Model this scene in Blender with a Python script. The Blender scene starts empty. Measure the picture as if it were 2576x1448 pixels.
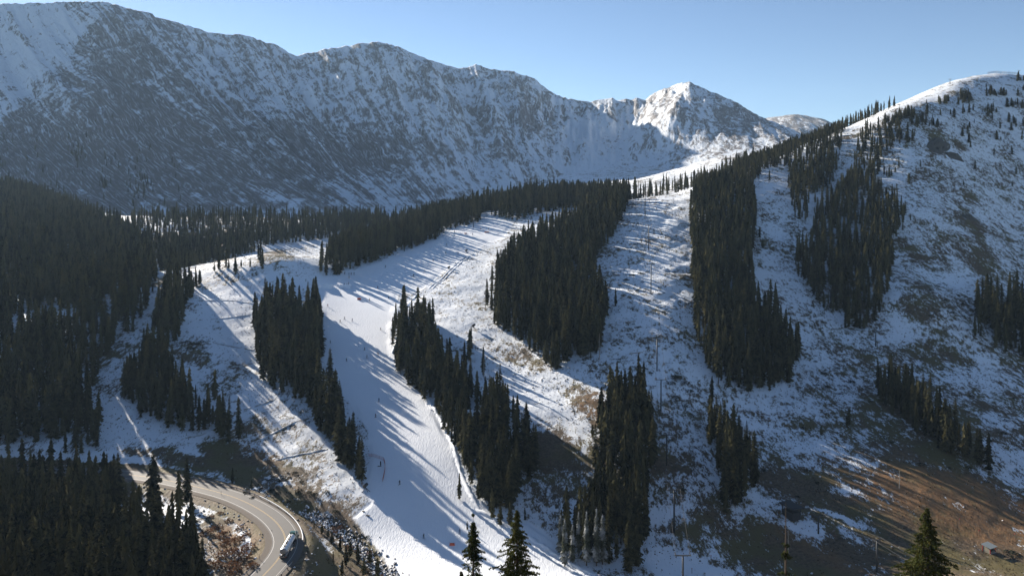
import bpy, math, random
import numpy as np
from mathutils import Vector
random.seed(7); rng = np.random.default_rng(7)
sc = bpy.context.scene
R = math.radians
# ------------------------------------------------------------------ camera, sky, sun, exposure
F, CU, CV = 1983.0, 1287.5, 480.0          # focal length and horizon row, in units of a 2575 x 1448 picture
cam_d = bpy.data.cameras.new('camera'); cam = bpy.data.objects.new('camera', cam_d)
sc.collection.objects.link(cam); sc.camera = cam
cam.location = (0, 0, 0); cam.rotation_euler = (R(90), 0, 0)
cam_d.sensor_width = 36; cam_d.lens = 36 * F / 2575
cam_d.shift_y = -(724 - CV) / 2575
cam_d.clip_start = 0.5; cam_d.clip_end = 20000
SUN_EL, SUN_AZ = 20.0, -40.0               # azimuth from +Y, negative = left
w = bpy.data.worlds.new('World'); sc.world = w; w.use_nodes = True
nt = w.node_tree; nt.nodes.clear()
sky = nt.nodes.new('ShaderNodeTexSky'); sky.sky_type = 'NISHITA'; sky.sun_disc = False
sky.sun_elevation = R(SUN_EL); sky.sun_rotation = R(SUN_AZ)
sky.altitude = 3400; sky.air_density = 1.0; sky.dust_density = 0.7; sky.ozone_density = 1.8
bg = nt.nodes.new('ShaderNodeBackground'); bg.inputs[1].default_value = 0.058
out = nt.nodes.new('ShaderNodeOutputWorld')
nt.links.new(sky.outputs[0], bg.inputs[0]); nt.links.new(bg.outputs[0], out.inputs[0])
sun_d = bpy.data.lights.new('sun', 'SUN'); sun_d.energy = 5.0; sun_d.angle = R(0.53); sun_d.color = (1.0, 0.89, 0.76)
sun = bpy.data.objects.new('sun', sun_d); sc.collection.objects.link(sun)
sdir = Vector((math.sin(R(SUN_AZ)) * math.cos(R(SUN_EL)), math.cos(R(SUN_AZ)) * math.cos(R(SUN_EL)), math.sin(R(SUN_EL))))
sun.rotation_euler = sdir.to_track_quat('Z', 'Y').to_euler(); sun.location = (-300, 200, 900)
sc.view_settings.view_transform = 'Standard'; sc.view_settings.look = 'None'
sc.view_settings.exposure = 1.28; sc.view_settings.gamma = 1.0; sc.view_settings.use_curve_mapping = False
sc.cycles.max_bounces = 5; sc.cycles.diffuse_bounces = 2; sc.cycles.glossy_bounces = 2
sc.cycles.transmission_bounces = 3; sc.cycles.volume_bounces = 0; sc.cycles.transparent_max_bounces = 6

# ------------------------------------------------------------------ object helpers
COL = sc.collection
def mesh_np(name, verts, faces, mats=(), smooth=False, fmat=None):
    verts = np.asarray(verts, np.float32); faces = np.asarray(faces, np.int32)
    k = faces.shape[1]
    me = bpy.data.meshes.new(name)
    me.vertices.add(len(verts)); me.vertices.foreach_set('co', verts.ravel())
    me.loops.add(faces.size); me.loops.foreach_set('vertex_index', faces.ravel())
    me.polygons.add(len(faces))
    me.polygons.foreach_set('loop_start', np.arange(0, faces.size, k, dtype=np.int32))
    me.polygons.foreach_set('loop_total', np.full(len(faces), k, np.int32))
    if fmat is not None: me.polygons.foreach_set('material_index', np.asarray(fmat, np.int32))
    me.polygons.foreach_set('use_smooth', np.full(len(faces), smooth, bool))
    for m in mats: me.materials.append(m)
    me.update(calc_edges=True)
    return me
def fattr(me, name, vals):
    a = me.attributes.new(name, 'FLOAT', 'POINT'); a.data.foreach_set('value', np.asarray(vals, np.float32))
def link(name, me, parent=None, loc=(0, 0, 0), rz=0.0, **props):
    o = bpy.data.objects.new(name, me); COL.objects.link(o); o.location = loc
    if rz: o.rotation_euler = (0, 0, rz)
    if parent: o.parent = parent
    for k, v in props.items():
        if v: o[k] = v
    return o
def thing(name, label, cat, loc, rz=0.0, group=None):
    return link(name, None, None, loc, rz, label=label, category=cat, group=group)
class MB:
    """collects simple shapes into one mesh"""
    def __init__(s): s.v = []; s.f = []; s.m = []
    def add(s, vs, fs, m=0):
        n = len(s.v); s.v += [tuple(v) for v in vs]; s.f += [tuple(i + n for i in f) for f in fs]; s.m += [m] * len(fs); return s
    def box(s, c, d, rz=0.0, m=0, taper=1.0):
        cx, cy, cz = c; a, b, h = d[0] / 2, d[1] / 2, d[2] / 2; vs = []
        for z, k in ((-h, 1), (h, taper)):
            for x, y in ((-a, -b), (a, -b), (a, b), (-a, b)):
                x *= k; y *= k
                vs.append((cx + x * math.cos(rz) - y * math.sin(rz), cy + x * math.sin(rz) + y * math.cos(rz), cz + z))
        return s.add(vs, [(0, 3, 2, 1), (4, 5, 6, 7), (0, 1, 5, 4), (1, 2, 6, 5), (2, 3, 7, 6), (3, 0, 4, 7)], m)
    def tube(s, p, q, r0, r1=None, n=8, m=0, cap=True):
        r1 = r0 if r1 is None else r1
        p, q = Vector(p), Vector(q); d = (q - p).normalized()
        a = d.cross(Vector((0, 0, 1)) if abs(d.z) < .9 else Vector((1, 0, 0))).normalized(); b = d.cross(a)
        vs = [pt + (a * math.cos(2 * math.pi * i / n) + b * math.sin(2 * math.pi * i / n)) * r for pt, r in ((p, r0), (q, r1)) for i in range(n)]
        fs = [(i, (i + 1) % n, n + (i + 1) % n, n + i) for i in range(n)]
        if cap: fs += [tuple(range(n))[::-1], tuple(range(n, 2 * n))]
        return s.add(vs, fs, m)
    def mesh(s, name, mats, smooth=False):
        me = bpy.data.meshes.new(name); me.from_pydata(s.v, [], s.f)
        for mt in (mats if isinstance(mats, (list, tuple)) else [mats]): me.materials.append(mt)
        me.polygons.foreach_set('material_index', s.m)
        if smooth: me.polygons.foreach_set('use_smooth', [True] * len(s.f))
        me.update(); return me
def copy_tree(o, parent=None):
    c = o.copy(); COL.objects.link(c); c.parent = parent
    for ch in list(o.children): copy_tree(ch, c)
    return c

# ------------------------------------------------------------------ noise
def _h(ix, iy, seed):
    h = (ix.astype(np.int64) * 374761393 + iy.astype(np.int64) * 668265263 + seed * 974634777) & 0xffffffff
    h = ((h ^ (h >> 13)) * 1274126177) & 0xffffffff
    return ((h ^ (h >> 16)) & 0xffff) / 65535.0
def vnoise(x, y, seed=0):
    x = np.asarray(x, float); y = np.asarray(y, float)
    ix = np.floor(x); iy = np.floor(y); fx = x - ix; fy = y - iy
    fx = fx * fx * (3 - 2 * fx); fy = fy * fy * (3 - 2 * fy)
    a = _h(ix, iy, seed); b = _h(ix + 1, iy, seed); c = _h(ix, iy + 1, seed); d = _h(ix + 1, iy + 1, seed)
    return (a + (b - a) * fx) * (1 - fy) + (c + (d - c) * fx) * fy
def fbm(x, y, seed=0, oc=4, gain=.5):
    t = 0; a = 1; n = 0
    for i in range(oc):
        t = t + a * (vnoise(x, y, seed + i * 17) - .5) * 2; n += a; a *= gain; x = np.asarray(x) * 2.03 + 5.1; y = np.asarray(y) * 2.03 + 9.7
    return t / n
def sstep(a, b, x):
    t = np.clip((x - a) / (b - a), 0, 1); return t * t * (3 - 2 * t)

# ------------------------------------------------------------------ geometry of the place
def in_poly(px, py, poly):
    px = np.asarray(px, float); py = np.asarray(py, float); r = np.zeros(px.shape, bool); n = len(poly)
    for i in range(n):
        x0, y0 = poly[i]; x1, y1 = poly[(i + 1) % n]
        if y0 == y1: continue
        c = ((y0 > py) != (y1 > py)) & (px < (x1 - x0) * (py - y0) / (y1 - y0) + x0); r ^= c
    return r
def seg_dist(px, py, pts, closed=False):
    px = np.asarray(px, float); py = np.asarray(py, float); best = np.full(px.shape, 1e9)
    n = len(pts)
    for i in range(n if closed else n - 1):
        x0, y0 = pts[i]; x1, y1 = pts[(i + 1) % n]; dx, dy = x1 - x0, y1 - y0
        t = np.clip(((px - x0) * dx + (py - y0) * dy) / (dx * dx + dy * dy + 1e-9), 0, 1)
        best = np.minimum(best, np.hypot(px - x0 - t * dx, py - y0 - t * dy))
    return best
# survey points: bearing column, level row, distance ahead (m)
CP = [
 # camera-side slope
 (1287,None,0,-8),(1287,None,-200,20),(-400,None,90,-55),(600,None,90,-57),(1287,None,90,-58),(2000,None,90,-58),(3000,None,90,-55),
 (0,None,190,-102),(600,None,190,-105),(1287,None,200,-108),(2000,None,200,-110),(2700,None,200,-112),(-600,None,190,-98),(3300,None,200,-108),
 # road shelf and left bottom
 (0,1185,337),(320,1190,335),(0,None,280,-119),(300,None,260,-119),(500,None,240,-120),(-400,None,330,-112),
 (560,1330,278),(620,1400,257),(560,None,300,-121),
 # creek
 (800,1290,312),(900,1345,303),(980,1420,281),(1050,1470,264),(700,1230,330),(560,1185,342),
 (400,740,520),(330,870,450),(265,1000,395),(300,1140,350),
 # left meadow and left run
 (850,1250,322),(900,1290,318),(750,1100,370),(700,1000,408),(560,850,476),(500,740,546),(640,860,478),(720,660,605),(640,690,580),(760,650,622),
 (500,1100,368),(420,1060,380),(350,1140,347),(620,1040,388),
 # left forest
 (0,1140,345),(0,780,520),(100,950,420),(0,600,750),(0,478,1100),(200,600,760),(300,560,920),(380,620,790),(-400,800,480),(-400,500,900),(-500,440,1150),
 # valley behind the knoll
 (700,None,700,-66),(560,None,720,-66),(660,615,820),(760,592,900),(930,565,980),(600,545,1050),(880,None,800,-62),(960,None,900,-52),(300,545,1130),
 # ski run
 (1200,1448,272),(1100,1350,302),(1000,1250,326),(1060,1150,355),(1000,1050,392),(940,950,437),(900,850,492),(900,750,566),(1000,750,566),
 (1000,700,612),(1100,650,668),(1150,600,735),(1200,550,812),(1225,535,845),(830,695,622),(950,660,655),(1110,600,735),
 (1300,None,930,-16),(1200,None,950,-32),(1100,None,950,-40),(1300,1400,288),(1400,1440,280),
 # middle
 (1400,930,441),(1400,750,553),(1400,600,702),(1430,530,835),(1250,800,520),(1180,760,552),(1150,850,490),(1250,950,436),(1350,1000,408),
 (1480,1050,388),(1450,1200,340),(1500,1300,315),(1300,1150,355),(1500,None,950,-12),(1200,1100,370),
 # lift line
 (1640,495,765),(1700,492,768),(1640,600,640),(1640,700,557),(1640,800,494),(1640,900,443),(1640,1000,402),(1680,1100,368),(1700,1200,340),(1700,1350,305),(1640,None,900,-10),(1750,None,950,6),
 # right hill
 (1950,460,745),(1900,600,640),(1900,800,520),(1900,1000,430),(1900,1150,376),(1900,1300,322),(2150,315,930),(2000,378,870),(1900,420,815),(1800,465,800),
 (2100,450,775),(2150,600,645),(2150,800,530),(2150,1000,440),(2230,290,860),(2330,262,880),(2460,212,960),(2575,192,1040),
 (2500,300,900),(2500,400,820),(2500,500,742),(2500,600,665),(2500,700,596),(2500,850,505),(2500,1000,436),(2500,1100,396),(2500,1200,362),(2500,1300,330),(2500,1400,304),
 (2300,400,765),(2300,550,655),(2300,750,530),(2300,950,460),(2300,1100,392),(2300,1250,343),(2300,1400,294),(2100,1200,356),(2100,1400,299),(1900,1420,292),
 (3000,250,1150),(3000,450,950),(3000,700,720),(3000,1000,460),(3000,1350,330),(3600,100,1000),(3600,900,450),
 # behind the hill
 (2100,None,1150,60),(2400,None,1200,100),(2700,None,1300,130),(1900,None,1100,40),(2200,None,1500,60),(2700,None,1600,70),(3300,None,1500,100),
 # cirque floor
 (1200,505,1350),(1000,545,1300),(1500,472,1500),(1700,440,1600),(1830,395,1450),(1950,None,1450,60),(1000,525,1600),(1300,480,1800),(1600,430,2000),(1500,None,1150,-8),(1250,None,1150,-26),(1750,None,1200,10),
 (700,None,1500,-85),(0,None,1700,-40),(-500,None,1800,-40),(350,None,1450,-70),(1300,None,2400,60),(2200,None,2300,120),
]
P = []; Z = []
for c in CP:
    u, v, d = c[:3]; x = (u - CU) / F * d; z = c[3] if v is None else (CV - v) / F * d
    P.append((x, d)); Z.append(z)
P = np.array(P, float); Z = np.array(Z, float)
_c2 = 45.0 ** 2
def _phi(a, b): return np.sqrt(((a[:, None, :] - b[None, :, :]) ** 2).sum(-1) + _c2)
_n = len(P); A = np.zeros((_n + 3, _n + 3)); A[:_n, :_n] = _phi(P, P) + np.eye(_n) * -0.9
A[:_n, _n] = 1; A[:_n, _n + 1:] = P / 500; A[_n, :_n] = 1; A[_n + 1:, :_n] = P.T / 500
W = np.linalg.solve(A, np.concatenate([Z, [0, 0, 0]]))
def H_rbf(x, y):
    x = np.asarray(x, float).ravel(); y = np.asarray(y, float).ravel(); o = np.empty(len(x))
    for i in range(0, len(x), 60000):
        q = np.stack([x[i:i + 60000], y[i:i + 60000]], 1)
        o[i:i + 60000] = _phi(q, P) @ W[:_n] + W[_n] + (q / 500) @ W[_n + 1:]
    return o
ROADZ = -120.0
def onplane(u, v, z): d = z * F / (CV - v); return ((u - CU) / F * d, d)
road_px = [(-420,1176),(-200,1180),(0,1186),(150,1188),(320,1193),(400,1203),(471,1218),(531,1232),(581.5,1246),(621.5,1263),(661.5,1285),(691.5,1307),(709.5,1327),(718.5,1347),(720.5,1357),(718,1377),(699.5,1409),(681.5,1429),(661.5,1447),(628,1480),(560,1530),(440,1600)]
def smooth_path(pts, step):
    pts = [Vector(p).to_3d() if len(p) == 2 else Vector(p) for p in pts]; o = []
    for i in range(len(pts) - 1):
        p0, p1, p2, p3 = pts[max(i - 1, 0)], pts[i], pts[i + 1], pts[min(i + 2, len(pts) - 1)]
        n = max(1, int((p2 - p1).length / step))
        for k in range(n):
            t = k / n
            o.append(.5 * ((2 * p1) + (p2 - p0) * t + (2 * p0 - 5 * p1 + 4 * p2 - p3) * t * t + (3 * p1 - p0 - 3 * p2 + p3) * t ** 3))
    o.append(pts[-1]); return o
road_c = smooth_path([onplane(u, v, ROADZ) for u, v in road_px], 3.0)
for _k in range(6):
    road_c = [road_c[0]] + [(road_c[i - 1] + road_c[i] * 2 + road_c[i + 1]) / 4 for i in range(1, len(road_c) - 1)] + [road_c[-1]]
road_xy = [(p.x, p.y) for p in road_c]

# regions seen on the slopes, in bearing/level units (disp px)
RUN = [(1120,1470),(1000,1448),(960,1400),(885,1300),(930,1262),(915,1225),(930,1150),(925,1080),(880,1010),(835,950),(812,900),(812,830),(815,790),(806,755),(800,700),(850,694),(950,660),(1100,602),(1140,575),(1215,556),(1230,543),(1290,560),(1265,600),(1225,610),(1160,650),(1090,705),(1050,735),(1000,740),(985,800),(978,850),(995,930),(1050,985),(1100,1050),(1130,1110),(1160,1190),(1195,1260),(1240,1290),(1330,1310),(1400,1360),(1420,1420),(1560,1470)]
# fine relief on top of the surveyed slope
def H(x, y, fine=True):
    x = np.asarray(x, float).ravel(); y = np.asarray(y, float).ravel()
    z = H_rbf(x, y)
    yy = np.maximum(y, 20); u = CU + F * x / yy; v = CV - F * z / yy
    if fine:
        g = in_poly(u, v, RUN)
        dist = seg_dist(u, v, RUN, True); k = np.where(g, 1 - sstep(0, 12, dist) * .9, 1.0)
        far = sstep(900, 1300, y)
        z = z + (fbm(x / 38, y / 38, 3, 3) * 1.6 * (1 + 2 * far) + fbm(x / 9, y / 9, 11, 3) * .55) * k
        # a stony berm of ungroomed snow along the right edge of the run, and two along the lift line
        rough = np.exp(-((u - 1690) / 45) ** 2) * sstep(480, 520, v) * (1 - sstep(760, 820, v))
        z = z + rough * fbm(x / 14, y / 10, 23, 3) * 2.5
        # water bars across the left run
        for bar in BARS:
            b = seg_dist(x, y, bar); z = z + .55 * np.exp(-(b / .9) ** 2) - .3 * np.exp(-((b - 2.4) / 1.2) ** 2)
        # the rill of the creek
        cd = seg_dist(x, y, CREEK); z = z - 2.2 * np.exp(-(cd / 5.0) ** 2)
    m = (y < 420) & (y > 150) & (x < 60)
    if m.any():
        rd = seg_dist(x[m], y[m], road_xy); k = 1 - sstep(7.2, 17.0, rd)
        z[m] = z[m] * (1 - k) + (ROADZ - .12) * k
    return z
BARS = []; CREEK = [(0, -5000), (1, -5000)]
def hit(u, v, dmin=190.0, zoff=0.0):
    """where the line of sight through bearing u, level v meets the slope"""
    d = np.concatenate([np.arange(dmin, 1000, 2.0), np.arange(1000, 2400, 8.0)])
    x = (u - CU) / F * d; h = H(x, d, False) + zoff; r = (CV - v) / F * d
    i = np.argmax(h > r)
    if h[i] <= r[i]: i = len(d) - 1
    if i == 0: return x[0], d[0], h[0]
    a0 = (r - h)[i - 1]; a1 = (h - r)[i]; t = a0 / max(a0 + a1, 1e-6)
    dd = d[i - 1] + (d[i] - d[i - 1]) * t; xx = (u - CU) / F * dd
    return xx, dd, float(H([xx], [dd])[0])
CREEK = [hit(u, v)[:2] for u, v in [(770,1275),(830,1305),(870,1330),(905,1360),(940,1400),(985,1440)]] + [(-40, 262)]

def N(nt, t, **kw):
    n = nt.nodes.new(t)
    for k, v in kw.items(): setattr(n, k, v)
    return n
def mat_new(name):
    m = bpy.data.materials.new(name); m.use_nodes = True; m.node_tree.nodes.clear(); return m, m.node_tree
def L(nt, a, b): nt.links.new(a, b)
def mathn(nt, op, a, b=None, c=None, clamp=False):
    n = nt.nodes.new('ShaderNodeMath'); n.operation = op; n.use_clamp = clamp
    for i, s in enumerate((a, b, c)):
        if s is None: continue
        if isinstance(s, (int, float)): n.inputs[i].default_value = s
        else: nt.links.new(s, n.inputs[i])
    return n.outputs[0]
def ramp(nt, x, a, b, lo=0.0, hi=1.0):
    n = nt.nodes.new('ShaderNodeMapRange'); n.interpolation_type = 'SMOOTHSTEP'
    for i, s in enumerate((x, a, b, lo, hi)):
        if isinstance(s, (int, float)): n.inputs[i].default_value = s
        else: nt.links.new(s, n.inputs[i])
    return n.outputs[0]
def noise(nt, co, scale, detail=3, rough=.55, dist=0.0):
    n = nt.nodes.new('ShaderNodeTexNoise'); n.inputs['Scale'].default_value = scale; n.inputs['Detail'].default_value = detail
    n.inputs['Roughness'].default_value = rough; n.inputs['Distortion'].default_value = dist
    if co is not None: nt.links.new(co, n.inputs['Vector'])
    return n.outputs[0]
def mixc(nt, f, a, b):
    n = nt.nodes.new('ShaderNodeMix'); n.data_type = 'RGBA'
    for i, s in ((0, f), (6, a), (7, b)):
        if isinstance(s, (int, float)): n.inputs[i].default_value = s
        elif isinstance(s, tuple): n.inputs[i].default_value = (*s, 1) if len(s) == 3 else s
        else: nt.links.new(s, n.inputs[i])
    return n.outputs[2]
def attr(nt, name): n = nt.nodes.new('ShaderNodeAttribute'); n.attribute_name = name; return n.outputs['Fac']
def mapping(nt, co, s, rot=(0, 0, 0)):
    n = nt.nodes.new('ShaderNodeMapping'); n.inputs['Scale'].default_value = s; n.inputs['Rotation'].default_value = rot; nt.links.new(co, n.inputs[0]); return n.outputs[0]
def bsdf(nt, col, rough=.8, bump=None, bs=.3, bd=.3, spec=.3, metal=0.0):
    p = nt.nodes.new('ShaderNodeBsdfPrincipled'); o = nt.nodes.new('ShaderNodeOutputMaterial')
    if isinstance(col, tuple): p.inputs['Base Color'].default_value = (*col, 1)
    else: nt.links.new(col, p.inputs['Base Color'])
    if isinstance(rough, (int, float)): p.inputs['Roughness'].default_value = rough
    else: nt.links.new(rough, p.inputs['Roughness'])
    p.inputs['Metallic'].default_value = metal; p.inputs['Specular IOR Level'].default_value = spec
    if bump is not None:
        b = nt.nodes.new('ShaderNodeBump'); b.inputs['Strength'].default_value = bs; b.inputs['Distance'].default_value = bd
        nt.links.new(bump, b.inputs['Height']); nt.links.new(b.outputs[0], p.inputs['Normal'])
    nt.links.new(p.outputs[0], o.inputs[0]); return p
def simple(name, col, rough=.6, metal=0.0, var=.15, scale=6.0, spec=.4):
    m, nt = mat_new(name); tc = N(nt, 'ShaderNodeTexCoord')
    n = noise(nt, tc.outputs['Object'], scale, 3)
    a = tuple(c * (1 - var) for c in col); b = tuple(min(1, c * (1 + var)) for c in col)
    bsdf(nt, mixc(nt, n, a, b), rough, spec=spec, metal=metal); return m

# ------------------------------------------------------------------ ground material
def ground_material():
    m, nt = mat_new('snowy_ground'); tc = N(nt, 'ShaderNodeTexCoord').outputs['Object']
    gs, bare, rust = attr(nt, 'groomed'), attr(nt, 'bare'), attr(nt, 'rust')
    sun_streak = mapping(nt, tc, (1.0, .42, 1), (0, 0, R(-32)))  # stretched along the sun's direction: snow drift pattern and painted shadow streaks in one
    n1 = noise(nt, tc, .035, 4, .6); n2 = noise(nt, sun_streak, .42, 6, .72); n3 = noise(nt, sun_streak, 1.5, 4, .7); n0 = noise(nt, tc, .12, 3, .6)
    # coverage of bare tufts and stones poking out
    s = mathn(nt, 'ADD', mathn(nt, 'MULTIPLY', n2, .55), mathn(nt, 'MULTIPLY', n3, .3))
    s = mathn(nt, 'ADD', s, mathn(nt, 'MULTIPLY', n1, .25)); s = mathn(nt, 'ADD', s, mathn(nt, 'MULTIPLY', n0, .25))
    s = mathn(nt, 'ADD', s, mathn(nt, 'MULTIPLY', bare, .30))
    tuft = ramp(nt, s, .735, .825)
    edge = mathn(nt, 'ADD', gs, mathn(nt, 'MULTIPLY', mathn(nt, 'SUBTRACT', n2, .5), 5.0))
    gm = ramp(nt, edge, -.8, .8)
    tuft = mathn(nt, 'MULTIPLY', tuft, mathn(nt, 'SUBTRACT', 1.0, gm))
    # soil / dry grass
    n4 = noise(nt, tc, .8, 4, .7); n5 = noise(nt, tc, .045, 3, .6)
    soil = mixc(nt, ramp(nt, n4, .35, .65), (.055, .043, .030), (.155, .112, .068))
    soil = mixc(nt, ramp(nt, n5, .42, .6), soil, (.11, .092, .040))
    soil = mixc(nt, mathn(nt, 'MULTIPLY', rust, ramp(nt, n2, .3, .6)), soil, (.215, .12, .055))
    snow = mixc(nt, n3, (.70, .76, .83), (.80, .85, .89))
    groom = mixc(nt, noise(nt, tc, .3, 3), (.77, .82, .875), (.82, .86, .90))
    snow = mixc(nt, gm, snow, groom)
    col = mixc(nt, tuft, snow, soil)
    # relief: combed corduroy and ski turns on the run, lumpy elsewhere
    wv = noise(nt, mapping(nt, tc, (1.6, .35, 1), (0, 0, .25)), 1.0, 3, .6, .6)
    hgt = mathn(nt, 'ADD', mathn(nt, 'MULTIPLY', mathn(nt, 'ADD', n2, mathn(nt, 'MULTIPLY', n3, .5)), mathn(nt, 'SUBTRACT', 1.0, mathn(nt, 'MULTIPLY', gm, .85))), mathn(nt, 'MULTIPLY', mathn(nt, 'MULTIPLY', wv, gm), .42))
    hgt = mathn(nt, 'ADD', hgt, mathn(nt, 'MULTIPLY', tuft, .35))
    bsdf(nt, col, .75, hgt, .9, .55, .2)
    return m
M_GROUND = ground_material()

# ------------------------------------------------------------------ ground sheet (finer where the camera sees it)
tt = np.concatenate([np.linspace(-1.6, -.70, 46)[:-1], np.linspace(-.70, .70, 880), np.linspace(.70, 1.6, 46)[1:]])
dl = list(np.linspace(-60, 180, 50)[:-1]); d = 180.0
while d < 1000: dl.append(d); d += .88 * (d / 300) ** 1.7
while d < 2700: dl.append(d); d += 13 * (d / 1000) ** 1.2
dd = np.array(dl)
nr, nc = len(dd), len(tt)
DD, TT = np.meshgrid(dd, tt, indexing='ij')
XX = TT * (np.maximum(DD, 180) if False else np.abs(DD) * 1.0 + np.where(DD < 60, 60, 0) * 0 + np.maximum(0, 100 - DD)); 
XX = TT * np.maximum(DD, 100)
ZZ = H(XX, DD).reshape(DD.shape)
def project(x, y, z): y = np.maximum(y, 20); return CU + F * x / y, CV - F * z / y
UU, VV = project(XX, DD, ZZ)
runmax = np.maximum.accumulate(np.where(DD > 180, ZZ / np.maximum(DD, 1), -9), 0)
idx = np.arange(nr * nc).reshape(nr, nc)
fc = np.stack([idx[:-1, :-1], idx[:-1, 1:], idx[1:, 1:], idx[1:, :-1]], -1).reshape(-1, 4)
gme = mesh_np('valley_terrain', np.stack([XX, DD, ZZ], -1).reshape(-1, 3), fc, [M_GROUND], True)
# ground cover maps (what lies there; one patch darkens the mountain foot in place of shade)
ins = in_poly(UU, VV, RUN); ds = seg_dist(UU, VV, RUN, True) * np.maximum(DD, 60) / F
groom = np.where(ins, ds, -ds).clip(-6, 6)
groom[(DD > 1000) | (DD < 240)] = -6
WU = fbm(XX / 26, DD / 34, 61, 4) * 75; WV = fbm(XX / 26, DD / 34, 67, 4) * 38
def blob(u, v, ru, rv, ang=0.0, soft=1.0):
    a = math.radians(ang); x = (UU + WU - u) * math.cos(a) + (VV + WV - v) * math.sin(a); y = -(UU + WU - u) * math.sin(a) + (VV + WV - v) * math.cos(a)
    return 1 - sstep(1 - .6 * soft, 1 + .4 * soft, np.sqrt((x / ru) ** 2 + (y / rv) ** 2))
bare = .17 + .16 * fbm(XX / 45, DD / 45, 88, 3) + (.05 + .11 * sstep(650, 900, VV)) * sstep(1950, 2150, UU) - .20 * in_poly(UU, VV, [(470,745),(660,690),(800,700),(700,770),(650,800),(640,900),(660,1000),(780,1060),(900,1200),(860,1230),(700,1100),(600,1000),(480,880)]) + (.08 + .10 * sstep(880, 1050, VV)) * sstep(1380, 1550, UU)
def addb(k, *a): 
    global bare
    bare = np.maximum(bare, k * blob(*a))
addb(.95, 2450,1390,560,150,12); addb(1.05, 2300,1290,430,130,18); addb(.9, 2480,1230,200,60,22); addb(.95, 1950,1400,260,90,22); addb(.55, 2050,1230,230,70,25); addb(.45, 2150,1150,200,45,12)
addb(.85, 1420,1180,110,110,30); addb(.7, 1500,1040,110,45,35); addb(.55, 1420,960,150,28,38); addb(.6, 1680,1160,110,60,10); addb(.75, 1800,1330,160,110,20)
addb(.42, 1700,980,130,60,0); addb(.32, 1650,760,90,70,0); addb(.4, 1290,890,80,25,30)
addb(.5, 650,1075,35,45,45); addb(.35, 720,1090,90,60,40); addb(.6, 720,1190,170,28,38); addb(.95, 640,1170,190,50,18); addb(1., 800,1290,200,60,38); addb(1., 860,1400,130,120,0)
addb(.85, 440,1165,150,22,15); addb(.9, 590,1180,120,50,15); addb(.45, 760,1150,90,60,40); addb(.5, 840,1240,70,28,25); addb(.5, 500,900,60,45,0); addb(.6,560,980,60,60,30)
addb(.6, 560,1380,110,130,0); addb(.85, 560,1340,70,50,30); addb(.9, 650,1440,90,60,0); addb(.7, 590,1280,110,25,20); addb(.9, 100,1230,500,60,0)
addb(.55, 720,650,80,14,0); addb(.4, 250,950,60,200,20); addb(.8, 480,620,160,50,0); addb(.55, 500,530,480,45,8); addb(.5, 440,720,60,60,0); addb(.85, 2370,360,60,28,30); addb(.7, 2430,500,120,45,60); addb(.55, 2300,620,130,40,50); addb(.6, 2450,640,110,55,50)  # wide mountain-foot blob: bare ground darkens sunlit snow in place of shade
addb(.5, 2300,760,60,90,0); addb(.45, 2200,1050,150,60,20); addb(.4, 2400,950,120,60,20); addb(.3, 1930,500,40,30,0)
addb(.5, 1680,496,70,7,-5); addb(.55, 1850,395,70,10,-15); addb(.5, 700,633,70,6,0)
bare = np.maximum(bare, np.where(DD < 235, .9, 0)); bare = np.where(DD > 1000, np.minimum(np.maximum(bare,.12), .6), bare)
snowy = blob(2080,1195,120,22,15)*.5 + blob(2040,1330,60,20,10) * .8 + blob(2130,1300,110,9,18) * .8 + blob(640,1330,55,60,60) * .5 + blob(1700,1290,60,30,0)*.4 + blob(1720,1420,110,26,8)
bare = np.clip(bare * (.82 + .75 * fbm(XX / 17, DD / 24, 93, 4)) - .7 * snowy, 0, .86)
rd = seg_dist(XX[DD < 420].ravel(), DD[DD < 420].ravel(), road_xy)
tmp = bare[DD < 420]; tmp = np.where(rd < 11, np.maximum(tmp, .97), tmp); bare[DD < 420] = tmp
rust = np.clip(blob(2400,1270,330,70,20) + .8 * blob(1500,1030,60,30,30) + .7 * blob(2530,1300,150,60,20) + .6 * blob(640,1140,60,30,30) + blob(900,1210,120,20,30) + .8*blob(590,1370,60,60,0)+.5*blob(830,1270,150,12,35) + .5*blob(2080,1400,200,40,30), 0, 1)
fattr(gme, 'groomed', groom.ravel()); fattr(gme, 'bare', bare.ravel()); fattr(gme, 'rust', rust.ravel())
link('ground', gme, kind='structure')

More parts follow.
